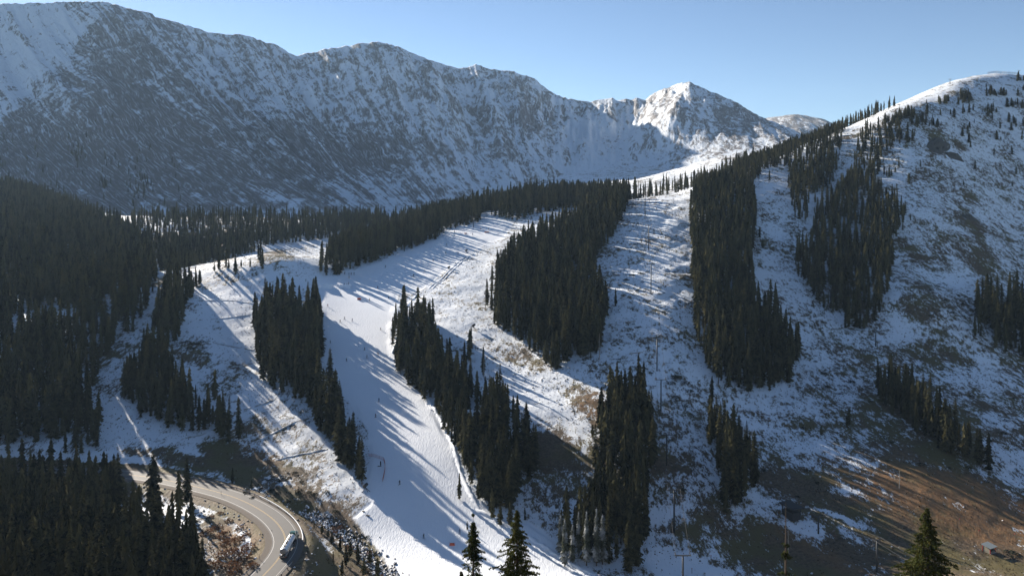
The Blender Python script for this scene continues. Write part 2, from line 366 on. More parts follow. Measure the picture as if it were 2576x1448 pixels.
# ------------------------------------------------------------------ mountains
def mountain_material(name, rock=(.16, .145, .135), cover=.5):
    m, nt = mat_new(name); tc = N(nt, 'ShaderNodeTexCoord').outputs['Object']
    uv = N(nt, 'ShaderNodeUVMap', uv_map='fall').outputs[0]; rk = attr(nt, 'rock')
    wz = N(nt, 'ShaderNodeVectorMath', operation='ADD'); wn = N(nt, 'ShaderNodeTexNoise'); wn.inputs['Scale'].default_value = 9.0; wn.inputs['Detail'].default_value = 3; L(nt, uv, wn.inputs['Vector'])
    ws = N(nt, 'ShaderNodeVectorMath', operation='SCALE'); ws.inputs['Scale'].default_value = .045; L(nt, wn.outputs['Color'], ws.inputs[0]); L(nt, uv, wz.inputs[0]); L(nt, ws.outputs[0], wz.inputs[1]); uw = wz.outputs[0]
    a1 = noise(nt, mapping(nt, uw, (44, 3.6, 1)), 1.0, 6, .68, .8)     # chutes down the fall line
    a2 = noise(nt, mapping(nt, uw, (120, 22, 1)), 1.0, 4, .7, .6)
    b1 = noise(nt, tc, .008, 6, .7, .6); b2 = noise(nt, mapping(nt, tc, (1, .42, .5)), .05, 5, .75); b3 = noise(nt, mapping(nt, tc, (.02, .02, .11)), 1.0, 4, .65, .5)
    s = mathn(nt, 'ADD', mathn(nt, 'MULTIPLY', a1, .36), mathn(nt, 'MULTIPLY', a2, .22))
    s = mathn(nt, 'ADD', s, mathn(nt, 'MULTIPLY', b1, .20)); s = mathn(nt, 'ADD', s, mathn(nt, 'MULTIPLY', b2, .32))
    s = mathn(nt, 'ADD', s, mathn(nt, 'MULTIPLY', b3, .04))
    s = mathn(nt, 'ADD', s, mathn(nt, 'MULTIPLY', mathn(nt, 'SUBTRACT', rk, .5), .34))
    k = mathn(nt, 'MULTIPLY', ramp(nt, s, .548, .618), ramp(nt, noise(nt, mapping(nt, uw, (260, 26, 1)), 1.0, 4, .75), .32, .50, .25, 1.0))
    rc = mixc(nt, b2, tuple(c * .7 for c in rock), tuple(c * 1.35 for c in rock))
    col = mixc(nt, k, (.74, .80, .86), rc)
    bsdf(nt, col, .85, mathn(nt, 'ADD', mathn(nt, 'MULTIPLY', a2, .6), b2), .9, 9.0, .1)
    return m
def interp(tab, u, k): return np.interp(u, [t[0] for t in tab], [t[k] for t in tab])
CREST = [(-900,-120,2300),(-500,-20,2300),(-250,10,2300),(0,11,2300),(125,7,2300),(249,4,2320),(281,10,2340),(327,23,2370),(384,35,2400),(391,45,2405),(427,52,2440),(480,68,2480),(534,84,2520),(584,89,2560),(601,85,2570),(658,103,2620),(694,114,2640),(733,137,2680),(751,142,2700),(765,135,2700),(783,135,2700),(815,125,2700),(883,114,2720),(924,108,2730),(953,106,2740),(999,117,2770),(1038,135,2800),(1095,157,2830),(1141,170,2870),(1173,172,2890),(1198,162,2900),(1230,174,2920),(1255,178,2930),(1291,180,2940),(1344,199,2970),(1373,221,2990),(1397,239,3000),(1451,254,3020),(1486,258,3030),(1497,252,3030),(1511,251,3030),(1522,249,3030),(1540,246,3020),(1550,253,3020),(1575,249,3010),(1588,253,3010),(1600,246,3000),(1622,253,2990),(1639,238,2960),(1675,221,2880),(1710,210,2800),(1735,206,2750),(1763,221,2700),(1806,238,2620),(1849,256,2550),(1884,278,2500),(1913,295,2450),(1962,313,2400),(2050,350,2350),(2300,420,2300),(2700,440,2300)]
BASE = [(-900,-600,450,1300),(-250,0,470,1250),(0,420,540,1230),(249,860,556,1330),(427,950,554,1380),(601,1010,547,1450),(751,1070,530,1520),(953,1170,505,1650),(1198,1310,488,1800),(1397,1430,470,1950),(1540,1540,455,2050),(1735,1720,415,2050),(1849,1880,400,1950),(1962,2040,400,1850),(2700,2750,430,1800)]
nu, nv = 800, 250
uc = np.concatenate([np.linspace(-900, -60, 70)[:-1], np.linspace(-60, 2060, nu), np.linspace(2060, 2700, 30)[1:]]); nu = len(uc)
vt = np.concatenate([np.linspace(-.12, 1, nv), 1 + np.linspace(.02, .5, 14)]); nvv = len(vt)
jag = (np.abs(fbm(uc / 14, uc * 0, 5, 4)) * 7 - 2.0)
cV = interp(CREST, uc, 1) + jag * np.where((uc > 1480) & (uc < 1640), .35, .9); cD = interp(CREST, uc, 2)
bU = interp(BASE, uc, 1); bV = interp(BASE, uc, 2); bD = interp(BASE, uc, 3)
cx = (uc - CU) / F * cD; cz = (CV - cV) / F * cD; bx = (bU - CU) / F * bD; bz = (CV - bV) / F * bD
T2, S2 = np.meshgrid(vt, np.arange(nu), indexing='ij')
tcl = np.clip(T2, -.12, 1); prof = np.where(tcl > 0, .62 * tcl + .38 * np.abs(tcl) ** 2.1, tcl * .5)
MX = bx[None] + (cx - bx)[None] * tcl; MY = bD[None] + (cD - bD)[None] * tcl; MZ = bz[None] + (cz - bz)[None] * prof
back = np.maximum(T2 - 1, 0); MY = MY + back * 1400; MZ = MZ - back * 700; MX = MX * (1 + back * .5)
SU = uc[None] + 0 * T2
# spurs and chutes: ribs that run down the fall line
rib = fbm(SU / 62 + fbm(SU / 90, T2 * 2.5, 41, 2) * .8, T2 * 1.6, 31, 2); rib2 = np.abs(fbm(SU / 24, T2 * 3.5, 37, 3)); rib3 = fbm(MX / 40, MZ / 28, 51, 4)
env = np.clip(tcl, 0, 1) ** .7 * np.clip((1 - tcl) * 9, 0, 1)
amp = np.interp(uc, [-900, 150, 420, 1100, 1400, 1500, 1640, 1700, 2000], [20, 20, 46, 60, 58, 38, 26, 14, 16])[None]
MZ = MZ + env * (amp * rib + 38 * np.clip((1850 - SU) / 250, .2, 1) * np.clip((SU + 50) / 300, .35, 1) * (.35 - rib2) + 9 * rib3) * .8
ALT = T2
def tent(u0, t0, u1, t1, wdt, hgt):
    k = np.clip((T2 - t0) / (t1 - t0), 0, 1); c = u0 + (u1 - u0) * k; inside = sstep(-.08, .04, k * 1.0) 
    return hgt * np.maximum(0, 1 - np.abs(SU - c) / wdt) * np.clip((T2 - min(t0, t1) + .1) / .25, 0, 1) * np.clip((1.0 - T2) * 1.6, 0, 1)
MZ = MZ + tent(215, .9, 20, .35, 150, 45) + tent(1735, 1.0, 1685, .35, 110, 78) + tent(1640, .95, 1600, .4, 50, 30)
UUm, VVm = project(MX, MY, MZ)
mi = np.arange(nvv * nu).reshape(nvv, nu)
mf = np.stack([mi[:-1, :-1], mi[:-1, 1:], mi[1:, 1:], mi[1:, :-1]], -1).reshape(-1, 4)
M_ROCK = mountain_material('snow_dusted_rock')
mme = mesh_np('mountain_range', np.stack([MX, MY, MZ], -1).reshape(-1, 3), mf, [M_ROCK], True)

def mb(u, v, ru, rv, k):
    mu, mv = project(MX, MY, MZ); return k * np.exp(-((mu - u) / ru) ** 2 - ((mv - v) / rv) ** 2)
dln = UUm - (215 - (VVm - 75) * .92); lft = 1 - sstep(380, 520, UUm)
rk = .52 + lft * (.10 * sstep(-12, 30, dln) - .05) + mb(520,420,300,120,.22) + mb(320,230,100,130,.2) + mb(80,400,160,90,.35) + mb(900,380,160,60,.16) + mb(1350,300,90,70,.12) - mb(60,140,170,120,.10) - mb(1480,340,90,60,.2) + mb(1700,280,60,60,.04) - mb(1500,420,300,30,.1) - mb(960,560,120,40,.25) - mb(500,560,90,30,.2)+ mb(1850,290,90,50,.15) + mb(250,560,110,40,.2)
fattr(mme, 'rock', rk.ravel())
uvl = mme.uv_layers.new(name='fall'); lv = np.empty(len(mme.loops), np.int32); mme.loops.foreach_get('vertex_index', lv)
uvv = np.stack([(SU / 1000).ravel(), T2.ravel()], 1).astype(np.float32); uvl.data.foreach_set('uv', uvv[lv].ravel())
link('mountain_ridge', mme, kind='structure')
# far pale hill in the gap behind the pointed peak
hu = np.linspace(1840, 2250, 120); hv = np.interp(hu, [1840,1905,1925,1950,1975,2010,2040,2100,2250], [334,303,297,294,292,297,305,335,385]) + fbm(hu / 9, hu * 0, 9, 3) * 1.2
ht = np.linspace(-.1, 1.3, 60); HT, HS = np.meshgrid(ht, np.arange(120), indexing='ij')
hd = 3600 + 900 * HT; hz = (CV - hv)[None] / F * 4500; HZ = 150 + (hz - 150) * np.where(HT < 1, np.sin(np.clip(HT, -.2, 1) * math.pi / 2), 1 - (HT - 1) * 1.2) + fbm(HS / 6, HT * 8, 77, 3) * 12 * (HT < .97)
HX = ((hu - CU) / F)[None] * 4500 * (1 + 0 * HT)
hi = np.arange(60 * 120).reshape(60, 120); hf = np.stack([hi[:-1, :-1], hi[:-1, 1:], hi[1:, 1:], hi[1:, :-1]], -1).reshape(-1, 4)
hme = mesh_np('distant_hill', np.stack([HX, hd, HZ], -1).reshape(-1, 3), hf, [mountain_material('distant_tundra', (.19, .165, .145))], True)
fattr(hme, 'rock', np.full(7200, .62)); uvl = hme.uv_layers.new(name='fall'); lv = np.empty(len(hme.loops), np.int32); hme.loops.foreach_get('vertex_index', lv)
uvl.data.foreach_set('uv', np.stack([(hu[None] / 1000 + 0 * HT).ravel(), HT.ravel()], 1).astype(np.float32)[lv].ravel())
link('distant_hill', hme, kind='structure')
# thin haze in the air of the valley
hz_b = MB().box((0, 2400, 250), (9600, 6400, 1000)) if False else MB().box((0, 2350, 260), (11000, 6100, 860))
hm, hnt = mat_new('thin_haze'); pv = N(hnt, 'ShaderNodeVolumePrincipled'); ho = N(hnt, 'ShaderNodeOutputMaterial')
pv.inputs['Color'].default_value = (.50, .73, 1.0, 1); pv.inputs['Density'].default_value = HAZE = .000036; pv.inputs['Anisotropy'].default_value = .2
hnt.links.new(pv.outputs[0], ho.inputs['Volume'])
link('haze', hz_b.mesh('haze', hm), kind='stuff')
# ------------------------------------------------------------------ trees
def foliage_material(name, dark, light, tip, trans=.22, frost=0.0):
    m, nt = mat_new(name); tc = N(nt, 'ShaderNodeTexCoord').outputs['Object']
    oi = N(nt, 'ShaderNodeObjectInfo').outputs['Random']; ti = attr(nt, 'tint')
    n = noise(nt, tc, 2.2, 2)
    r = ramp(nt, mathn(nt, 'ADD', mathn(nt, 'MULTIPLY', ti, .75), mathn(nt, 'MULTIPLY', oi, .3)), .15, .95)
    c = mixc(nt, r, dark, light); c = mixc(nt, mathn(nt, 'MULTIPLY', ramp(nt, n, .5, .75), .55), c, tip)
    if frost: c = mixc(nt, mathn(nt, 'MULTIPLY', ramp(nt, noise(nt, tc, 3.5, 2), .42, .62), frost), c, (.62, .65, .68))
    d = N(nt, 'ShaderNodeBsdfDiffuse'); t = N(nt, 'ShaderNodeBsdfTranslucent'); mx = N(nt, 'ShaderNodeMixShader'); o = N(nt, 'ShaderNodeOutputMaterial')
    mx.inputs[0].default_value = trans
    L(nt, c, d.inputs[0]); L(nt, c, t.inputs[0]); L(nt, d.outputs[0], mx.inputs[1]); L(nt, t.outputs[0], mx.inputs[2]); L(nt, mx.outputs[0], o.inputs[0])
    return m
M_FOL = foliage_material('spruce_needles', (.008, .012, .008), (.098, .092, .046), (.13, .11, .05), .44)
M_FROST = foliage_material('frosted_spruce_needles', (.035, .045, .03), (.06, .065, .045), (.09, .09, .06), .15, .62)
M_NEAR = foliage_material('lit_spruce_needles', (.040, .052, .018), (.075, .082, .026), (.13, .10, .04), .3)  # brighter green copy: sunlight on the near crowns put into the colour
M_BARK = simple('spruce_bark', (.085, .065, .05), .9, var=.4, scale=3)
M_DEAD = simple('weathered_dead_wood', (.30, .27, .24), .85, var=.3, scale=4)

def crown_far(seed, layers=13, K=6, Rr=.115, z0=.07):
    g = np.random.default_rng(seed); V = []; Fc = []; TN = []
    lean = g.uniform(-.01, .01, 2)
    for i in range(layers):
        q = i / (layers - 1); z = z0 + (.985 - z0) * q ** .93
        r = Rr * (1 - q) ** .58 * g.uniform(.72, 1.2) * (.75 + .25 * min(1, q * 6)) + .007
        a0 = g.uniform(0, 6.28); th = (1 - z0) / layers * 1.25
        for k in range(K):
            a = a0 + k * 6.2832 / K + g.uniform(-.3, .3); rr = r * g.uniform(.6, 1.2); dz = -rr * g.uniform(.15, .55)
            w2 = 6.2832 / K * .62
            c = np.array(lean) * z
            n = len(V); TN += [g.random()] * 4
            V += [(c[0], c[1], min(1, z + th)), (c[0] + rr * .62 * math.cos(a - w2), c[1] + rr * .62 * math.sin(a - w2), z + dz * .9), (c[0] + rr * math.cos(a), c[1] + rr * math.sin(a), z + dz * .6), (c[0] + rr * .62 * math.cos(a + w2), c[1] + rr * .62 * math.sin(a + w2), z + dz * .9)]
            Fc += [(n, n + 1, n + 2), (n, n + 2, n + 3)]
    return np.array(V, np.float32), np.array(Fc, np.int32), np.array(TN, np.float32)
def crown_mid(seed, layers=34, K=8, Rr=.11, z0=.08, gaps=0.0):
    g = np.random.default_rng(seed); V = []; Fc = []; TN = []
    for i in range(layers):
        q = i / (layers - 1); z = z0 + (.99 - z0) * q ** .95
        r = Rr * (1 - q) ** .56 * g.uniform(.7, 1.2) * (.6 + .4 * min(1, q * 7)) + .005
        kk = max(4, int(round(K * (1 - q * .45)))); a0 = g.uniform(0, 6.28)
        for k in range(kk):
            if g.random() < gaps: continue
            a = a0 + k * 6.2832 / kk + g.uniform(-.35, .35); rr = r * g.uniform(.55, 1.25); dr = rr * g.uniform(.2, .6)
            ca, sa = math.cos(a), math.sin(a); tb = g.random()
            for j, (s0, s1, wd) in enumerate(((.0, .55, .26), (.35, .8, .34), (.62, 1.0, .22))):
                n = len(V); TN += [min(1, tb + .12 * j)] * 4; w2 = rr * wd * g.uniform(.7, 1.3) + .004; zz0 = z - dr * s0 * s0; zz1 = z - dr * s1 * s1; sm = (s0 + s1) * .5
                zm = z - dr * sm * sm; dp = rr * g.uniform(.08, .28)
                V += [(ca * rr * s0, sa * rr * s0, zz0 + .006), (ca * rr * sm - sa * w2, sa * rr * sm + ca * w2, zm - dp), (ca * rr * s1, sa * rr * s1, zz1), (ca * rr * sm + sa * w2, sa * rr * sm - ca * w2, zm - dp)]
                Fc += [(n, n + 1, n + 2), (n, n + 2, n + 3)]
    n = len(V)
    V.append((0, 0, 1.0)); 
    for k in range(5): V.append((.007 * math.cos(k * 1.257), .007 * math.sin(k * 1.257), .9))
    Fc += [(n, n + 1 + k, n + 1 + (k + 1) % 5) for k in range(5)]; TN += [.5] * 6
    return np.array(V, np.float32), np.array(Fc, np.int32), np.array(TN, np.float32)
def trunk_unit(r=.011, n=6, top=.96):
    V = []; Fc = []
    for z, k in ((-.06, 1.25), (.03, 1.0), (.5, .6), (top, .08)):
        V += [(r * k * math.cos(6.2832 * i / n), r * k * math.sin(6.2832 * i / n), z) for i in range(n)]
    for j in range(3):
        for i in range(n): Fc.append((j * n + i, j * n + (i + 1) % n, (j + 1) * n + (i + 1) % n, (j + 1) * n + i))
    return np.array(V, np.float32), np.array(Fc, np.int32)

GROVES = {
 'mid_left': [(690,770),(800,775),(812,830),(808,900),(790,960),(775,1020),(735,1005),(690,985),(655,950),(640,880),(632,840),(645,790)],
 'mid_left_tail': [(785,985),(820,990),(850,1050),(925,1200),(905,1215),(870,1180),(830,1130),(795,1080),(775,1020)],
 'run_right': [(1005,790),(1085,800),(1095,870),(1140,950),(1180,985),(1260,1020),(1310,1080),(1355,1150),(1340,1195),(1300,1240),(1285,1285),(1240,1290),(1200,1255),(1160,1180),(1150,1140),(1110,1070),(1080,1020),(1020,965),(995,930),(985,870)],
 'centre': [(1240,760),(1228,790),(1250,830),(1310,860),(1370,925),(1400,932),(1440,905),(1505,890),(1520,820),(1535,770),(1500,740),(1500,640),(1530,615),(1560,560),(1580,515),(1500,510),(1450,560),(1360,590),(1290,640),(1250,690)],
 'run_top_left': [(805,697),(860,692),(950,657),(1100,602),(1120,584),(1215,555),(1215,525),(1100,540),(1000,565),(900,595),(850,630),(808,665)],
 'skyline_left': [(1235,545),(1300,556),(1340,540),(1440,524),(1500,519),(1580,512),(1590,490),(1400,495),(1240,520)],
 'lift_right': [(1738,500),(1735,560),(1740,700),(1750,830),(1770,920),(1800,965),(1850,985),(1950,985),(1990,960),(2010,890),(1980,850),(1950,790),(1905,760),(1890,690),(1900,600),(1905,540),(1890,490),(1850,480),(1800,470)],
 'shoulder': [(1735,500),(1760,470),(1850,430),(1900,395),(1960,360),(2050,325),(2130,312),(2120,380),(2120,440),(2075,480),(2035,495),(2030,560),(2000,550),(1985,520),(1985,430),(1940,420),(1900,450),(1890,490),(1740,520)],
 'upper_right': [(2155,330),(2230,315),(2262,330),(2232,390),(2215,420),(2200,470),(2240,500),(2290,540),(2290,560),(2260,590),(2255,640),(2240,700),(2220,780),(2200,810),(2165,835),(2120,825),(2110,790),(2075,780),(2040,740),(2000,690),(2000,655),(2030,640),(2050,560),(2040,520),(2100,500),(2130,450),(2150,400)],
 'far_right': [(2445,850),(2450,780),(2470,745),(2600,760),(2600,905),(2520,890),(2470,862)],
 'lower_right': [(2205,960),(2250,955),(2330,1010),(2380,1060),(2450,1120),(2495,1160),(2490,1200),(2440,1170),(2370,1140),(2300,1090),(2240,1040),(2205,1000)],
 'lone_right': [(1780,1070),(1800,1065),(1830,1100),(1860,1120),(1895,1150),(1905,1210),(1880,1240),(1860,1290),(1820,1300),(1805,1230),(1795,1150),(1775,1110)],
 'base_centre': [(1515,1040),(1560,1000),(1620,1010),(1640,1100),(1645,1200),(1640,1300),(1630,1385),(1580,1412),(1500,1415),(1415,1408),(1405,1370),(1440,1330),(1490,1290),(1500,1250),(1495,1190),(1520,1140),(1505,1085)],
 'left_strip': [(420,720),(515,705),(465,775),(460,835),(425,885),(435,950),(520,1040),(612,1095),(560,1108),(440,1085),(340,1050),(300,985),(318,930),(370,870),(390,800)],
 'knoll': [(520,690),(585,697),(600,688),(662,682),(655,668),(530,675)],
 'left_forest': [(-260,470),(0,470),(100,490),(200,530),(300,572),(385,615),(395,660),(375,640),(395,700),(372,770),(345,830),(270,890),(240,960),(235,1040),(262,1100),(225,1145),(0,1142),(-260,1142)],
 'valley_left': [(385,610),(640,585),(640,635),(560,655),(480,670),(425,690),(400,680)],
 'valley_back': [(400,645),(600,640),(640,622),(800,604),(940,575),(925,550),(800,560),(640,590),(560,598),(420,600)],
}
CLEAR = [[(15,800),(140,770),(195,800),(150,850),(60,830)],[(2105,470),(2145,335),(2122,332),(2100,450)],[(1172,1025),(1212,1025),(1216,1080),(1176,1085)],[(1310,560),(1330,548),(1430,522),(1440,545),(1400,560)],[(1915,440),(1985,425),(1985,520),(1905,490)]]
GROUPS = {'mid_left': 'spruces of the island grove between the two left runs','mid_left_tail': 'spruces in the narrow strip below the island grove','run_right': 'spruces along the right edge of the main run','centre': 'spruces of the big grove in the middle of the slope','run_top_left': 'spruces along the upper left edge of the main run','skyline_left': 'spruces on the skyline above the main run','lift_right': 'spruces of the long grove right of the lift line','shoulder': 'spruces on the shoulder below the skyline','upper_right': 'spruces of the dark grove on the upper right slope','far_right': 'spruces of the grove at the right edge','lower_right': 'spruces of the slanting row on the lower right slope','lone_right': 'spruces of the small grove in the brown grass','base_centre': 'spruces of the base grove beside the lift towers','left_strip': 'spruces of the strip left of the left run','knoll': 'spruces on the sunlit knoll','left_forest': 'spruces of the shaded forest on the left','valley_left': 'spruces on the valley floor behind the knoll','valley_back': 'spruces on the valley floor behind the knoll','roadside': 'spruces of the forest below the road','scatter': 'scattered spruces on open snow'}
# candidate sites on a jittered lattice over the slopes
def sites(cell, x0, x1, y0, y1):
    gx, gy = np.meshgrid(np.arange(x0, x1, cell), np.arange(y0, y1, cell)); s = gx.shape
    x = (gx + rng.uniform(-.42, .42, s) * cell).ravel(); y = (gy + rng.uniform(-.42, .42, s) * cell).ravel()
    k = np.abs(x) < .76 * y + 30; return x[k], y[k]
cxs, cys = sites(3.95, -950, 900, 300, 1330)
czs = H(cxs, cys); cu, cv = project(cxs, cys, czs)
ci = np.clip(np.searchsorted(dd, cys) - 2, 0, nr - 1); cj = np.clip(np.searchsorted(tt, cxs / cys), 0, nc - 1)
hidden = (runmax[ci, cj] - czs / cys) * cys          # metres below the line of sight
TREES = []   # x, y, z, height, grove
rr0 = rng.random(len(cxs))
dens = {'left_forest': .72, 'upper_right': .80, 'run_right': 1.1, 'base_centre': 1.15, 'valley_back': .85, 'knoll': .45, 'far_right': .6, 'lower_right': .95, 'lone_right': .95, 'left_strip': 1.1, 'mid_left_tail': .8,'run_top_left':.85,'skyline_left': .55}
hts = {'left_forest': 19, 'valley_left': 12, 'valley_back': 15, 'shoulder': 17, 'upper_right': 16, 'skyline_left': 21, 'run_top_left': 20, 'lift_right': 20, 'centre': 21, 'mid_left': 21, 'mid_left_tail': 23, 'run_right': 19, 'base_centre': 20, 'lone_right': 19, 'lower_right': 17, 'far_right': 20, 'left_strip': 17, 'knoll': 16}
taken = np.zeros(len(cxs), bool)
clr = np.zeros(len(cxs), bool)
for c in CLEAR: clr |= in_poly(cu, cv, c)
for g, poly in GROVES.items():
    k = in_poly(cu, cv, poly) & ~taken & (hidden < 14) & ~clr
    thin = .88 * dens.get(g, .95) * (1 - .15 * sstep(460, 600, cys)) * (1 - .30 * sstep(600, 1000, cys))
    clump = .68 + .6 * (vnoise(cxs / 11, cys / 11, 60))
    k &= rr0 < thin * clump
    edge = seg_dist(cu, cv, poly, True) * cys / F
    for i in np.nonzero(k)[0]:
        h = hts.get(g, 19) * (rng.uniform(.75, 1.28) if rng.random() > .38 else rng.uniform(.35, .75)) * (1.05 if edge[i] > 4 else .92)
        if g in ('shoulder', 'upper_right'): h *= float(np.interp(cys[i], [600, 950], [1.15, .62]))
        TREES.append((cxs[i], cys[i], czs[i], h, g, edge[i]))
    taken |= k
def add_xd(g, poly, n, hm, ux=True):
    """trees in an area given by bearing column and distance ahead"""
    us = [p[0] for p in poly]; ds_ = [p[1] for p in poly]; pts = []
    tries = 0
    while len(pts) < n and tries < n * 30:
        tries += 1
        d = math.sqrt(rng.uniform(min(ds_) ** 2, max(ds_) ** 2)); u = rng.uniform(min(us), max(us))
        if not in_poly([u], [d], poly)[0]: continue
        x = (u - CU) / F * d
        if any((x - q[0]) ** 2 + (d - q[1]) ** 2 < 8 for q in pts[-400:]): continue
        if g == 'roadside' and seg_dist([x], [d], road_xy)[0] < 8.5: continue
        pts.append((x, d))
    z = H([p[0] for p in pts], [p[1] for p in pts])
    for (x, d), zz in zip(pts, z): TREES.append((x, d, zz, hm * rng.uniform(.5, 1.25), g, 5))
add_xd('roadside', [(-350,205),(-350,322),(60,322),(290,318),(312,300),(325,270),(420,268),(470,262),(505,250),(520,225),(500,205)], 600, 18)
add_xd('skyline_left', [(935,880),(935,960),(1240,960),(1600,930),(1600,852),(1240,860)], 330, 24)
add_xd('shoulder', [(1600,905),(1600,1000),(1900,1000),(1900,880)], 110, 18)
add_xd('shoulder', [(1850,870),(1850,930),(2250,990),(2250,925),(2000,885)], 140, 14)
add_xd('left_forest', [(-300,900),(-300,1150),(0,1100),(120,1000),(160,900)], 220, 17)
add_xd('valley_back', [(330,760),(330,1010),(700,1060),(720,860),(560,770)], 460, 14)
add_xd('valley_back', [(380,880),(380,1020),(640,1050),(900,1150),(960,1150),(960,960),(800,900)], 260, 17)
# single trees read off the slopes: bearing, level of the foot, height
SINGLE = [(540,1010,17),(560,1060,16),(600,1105,19),(575,1112,14),(585,1215,7),(632,1230,4),(470,1205,9),(492,1235,14),(527,1250,17),(556,1255,13),(470,1265,20),(385,1290,24),(450,1290,16),
 (800,990,25),(830,975,23),(864,1100,15),(910,1215,21),(2135,1068,9),(2130,1075,6),(2065,1100,5),(1185,880,14),(1115,1020,17),(1168,930,18),(1215,945,17),(1440,700,14),(1225,770,20),(1237,735,22),(1258,760,18),(1180,905,18),
 (1510,875,17),(1400,930,15),(1790,1010,13),(1910,600,9),(1918,625,8),(2050,510,10),(1935,455,11),(1983,470,12),(1548,770,13),(655,660,19),(650,655,13),(1605,1000,22),(1550,1030,20),
 (2230,380,12),(2262,360,9),(2300,345,7),(2315,420,7),(2223,440,9),(2410,265,10),(2447,280,8),(2470,285,6),(2495,300,10),(2505,345,9),(2545,390,11),(2555,320,12),(2425,232,5),(2480,218,6),(2560,240,10),(2330,262,5),(2345,300,6),(2365,290,7),(2390,290,6),(2260,420,9),(2230,445,7),(2555,440,9),(2570,350,12),(2240,375,8),(2500,390,8),
 (1490,1100,6),(1320,1300,5),(1258,1318,7),(1283,1320,9),(1155,1255,12),(1205,1255,11),(1238,1300,12),(1175,1330,3.5),(2545,470,6),(2450,310,5),
 (880,1395,6),(900,1415,7),(915,1440,6),(855,1380,5),(835,1360,4.5),(825,1345,4),(810,1335,4),(950,1450,9),(790,1320,3),(860,1440,5),(900,1385,5),(870,1420,7),(930,1400,6),(838,1415,4),
 (1420,1425,17),(1440,1418,15),(1475,1422,19),(1500,1420,20),(1505,1385,13),(1550,1400,14),(1580,1437,18),(1460,1380,14),(1430,1370,14),(1600,1420,16),(1410,1395,15),(1425,1385,16),(1455,1398,17),(1468,1408,18),(1485,1398,16),(1445,1360,14),(1495,1370,15),(1515,1415,19),(1530,1408,17),(1470,1345,14),(1412,1350,12)]
for u, v, h in SINGLE:
    x, y, z = hit(u, v); TREES.append((x, y, z, h * rng.uniform(.92, 1.08), 'scatter' if not 1405 < u < 1610 or v < 1300 else 'base_centre', 0))
for k in range(620):                                # dwarf trees of the top right ridge
    u = rng.uniform(2225, 2575); v0 = np.interp(u, [2225, 2330, 2460, 2575], [300, 268, 214, 196]); v = v0 + rng.exponential(42) + 2
    if v > 470 or (2300 < u < 2420 and v > 330): continue
    if vnoise(u / 30, v / 15, 8) < .47: continue
    x, y, z = hit(u, v); TREES.append((x, y, z, rng.uniform(4.0, 12), 'crest', 0))
mk = np.argwhere((T2 > .0) & (T2 < .55) & (UUm < 470) & (UUm > -60) & (VVm > 290))
for a_, b_ in mk[rng.permutation(len(mk))[:16000]]:
    u, v = UUm[a_, b_], VVm[a_, b_]
    pr = np.interp(v, [290, 340, 420, 500, 560], [.01, .05, .16, .22, .08]) * np.interp(u, [-60, 250, 380, 470], [1, .8, .35, .05]) * (vnoise(u / 22 , v / 60, 44) > .48) * 1.6
    if rng.random() < pr * .42: TREES.append((MX[a_, b_] + rng.uniform(-3, 3), MY[a_, b_], MZ[a_, b_] - .5, rng.uniform(6, 15), 'far', 5))
TREES = [t for t in TREES if t[1] > 200 and seg_dist([t[0]], [t[1]], road_xy)[0] > 7.5]
GROUPS['crest'] = 'dwarf spruces on the top right ridge'; GROUPS['far'] = 'spruces at the foot of the mountain'
T = np.array([t[:4] for t in TREES]); TG = [t[4] for t in TREES]
# which ones show largest: apparent height, with those well hidden by nearer trees put back
tu, tv = project(T[:, 0], T[:, 1], T[:, 2]); app = T[:, 3] * F / T[:, 1]; inview = (tu > -5) & (tu < 2580) & (tv - app < 1448)
order = np.argsort(T[:, 1]); vis = np.zeros(len(T)); cover = np.full(2600, 1500.0)     # highest covered level per column, near to far
for i in order:
    a, b = int(max(0, tu[i] - app[i] * .07)), int(min(2599, tu[i] + app[i] * .07) + 1)
    if b <= a or not inview[i]: continue
    top = tv[i] - app[i]; c = cover[a:b].mean()
    vis[i] = max(0, min(min(tv[i], 1448), c) - top) if c < 1490 else min(tv[i], 1448) - top
    lower = tv[i] + 25
    cover[a:b] = np.where(cover[a:b] > lower + 200, cover[a:b], np.minimum(cover[a:b], top + app[i] * .12)) if c < 1490 else top + app[i] * .12
    if vis[i] < 0: vis[i] = 0
score = vis * .8 * (T[:, 1] < 1000) + app * .2 * (vis > 3) * (T[:, 1] < 1000)
NEAR_FIRST = np.argsort(-score)
single = set(NEAR_FIRST[:285].tolist())
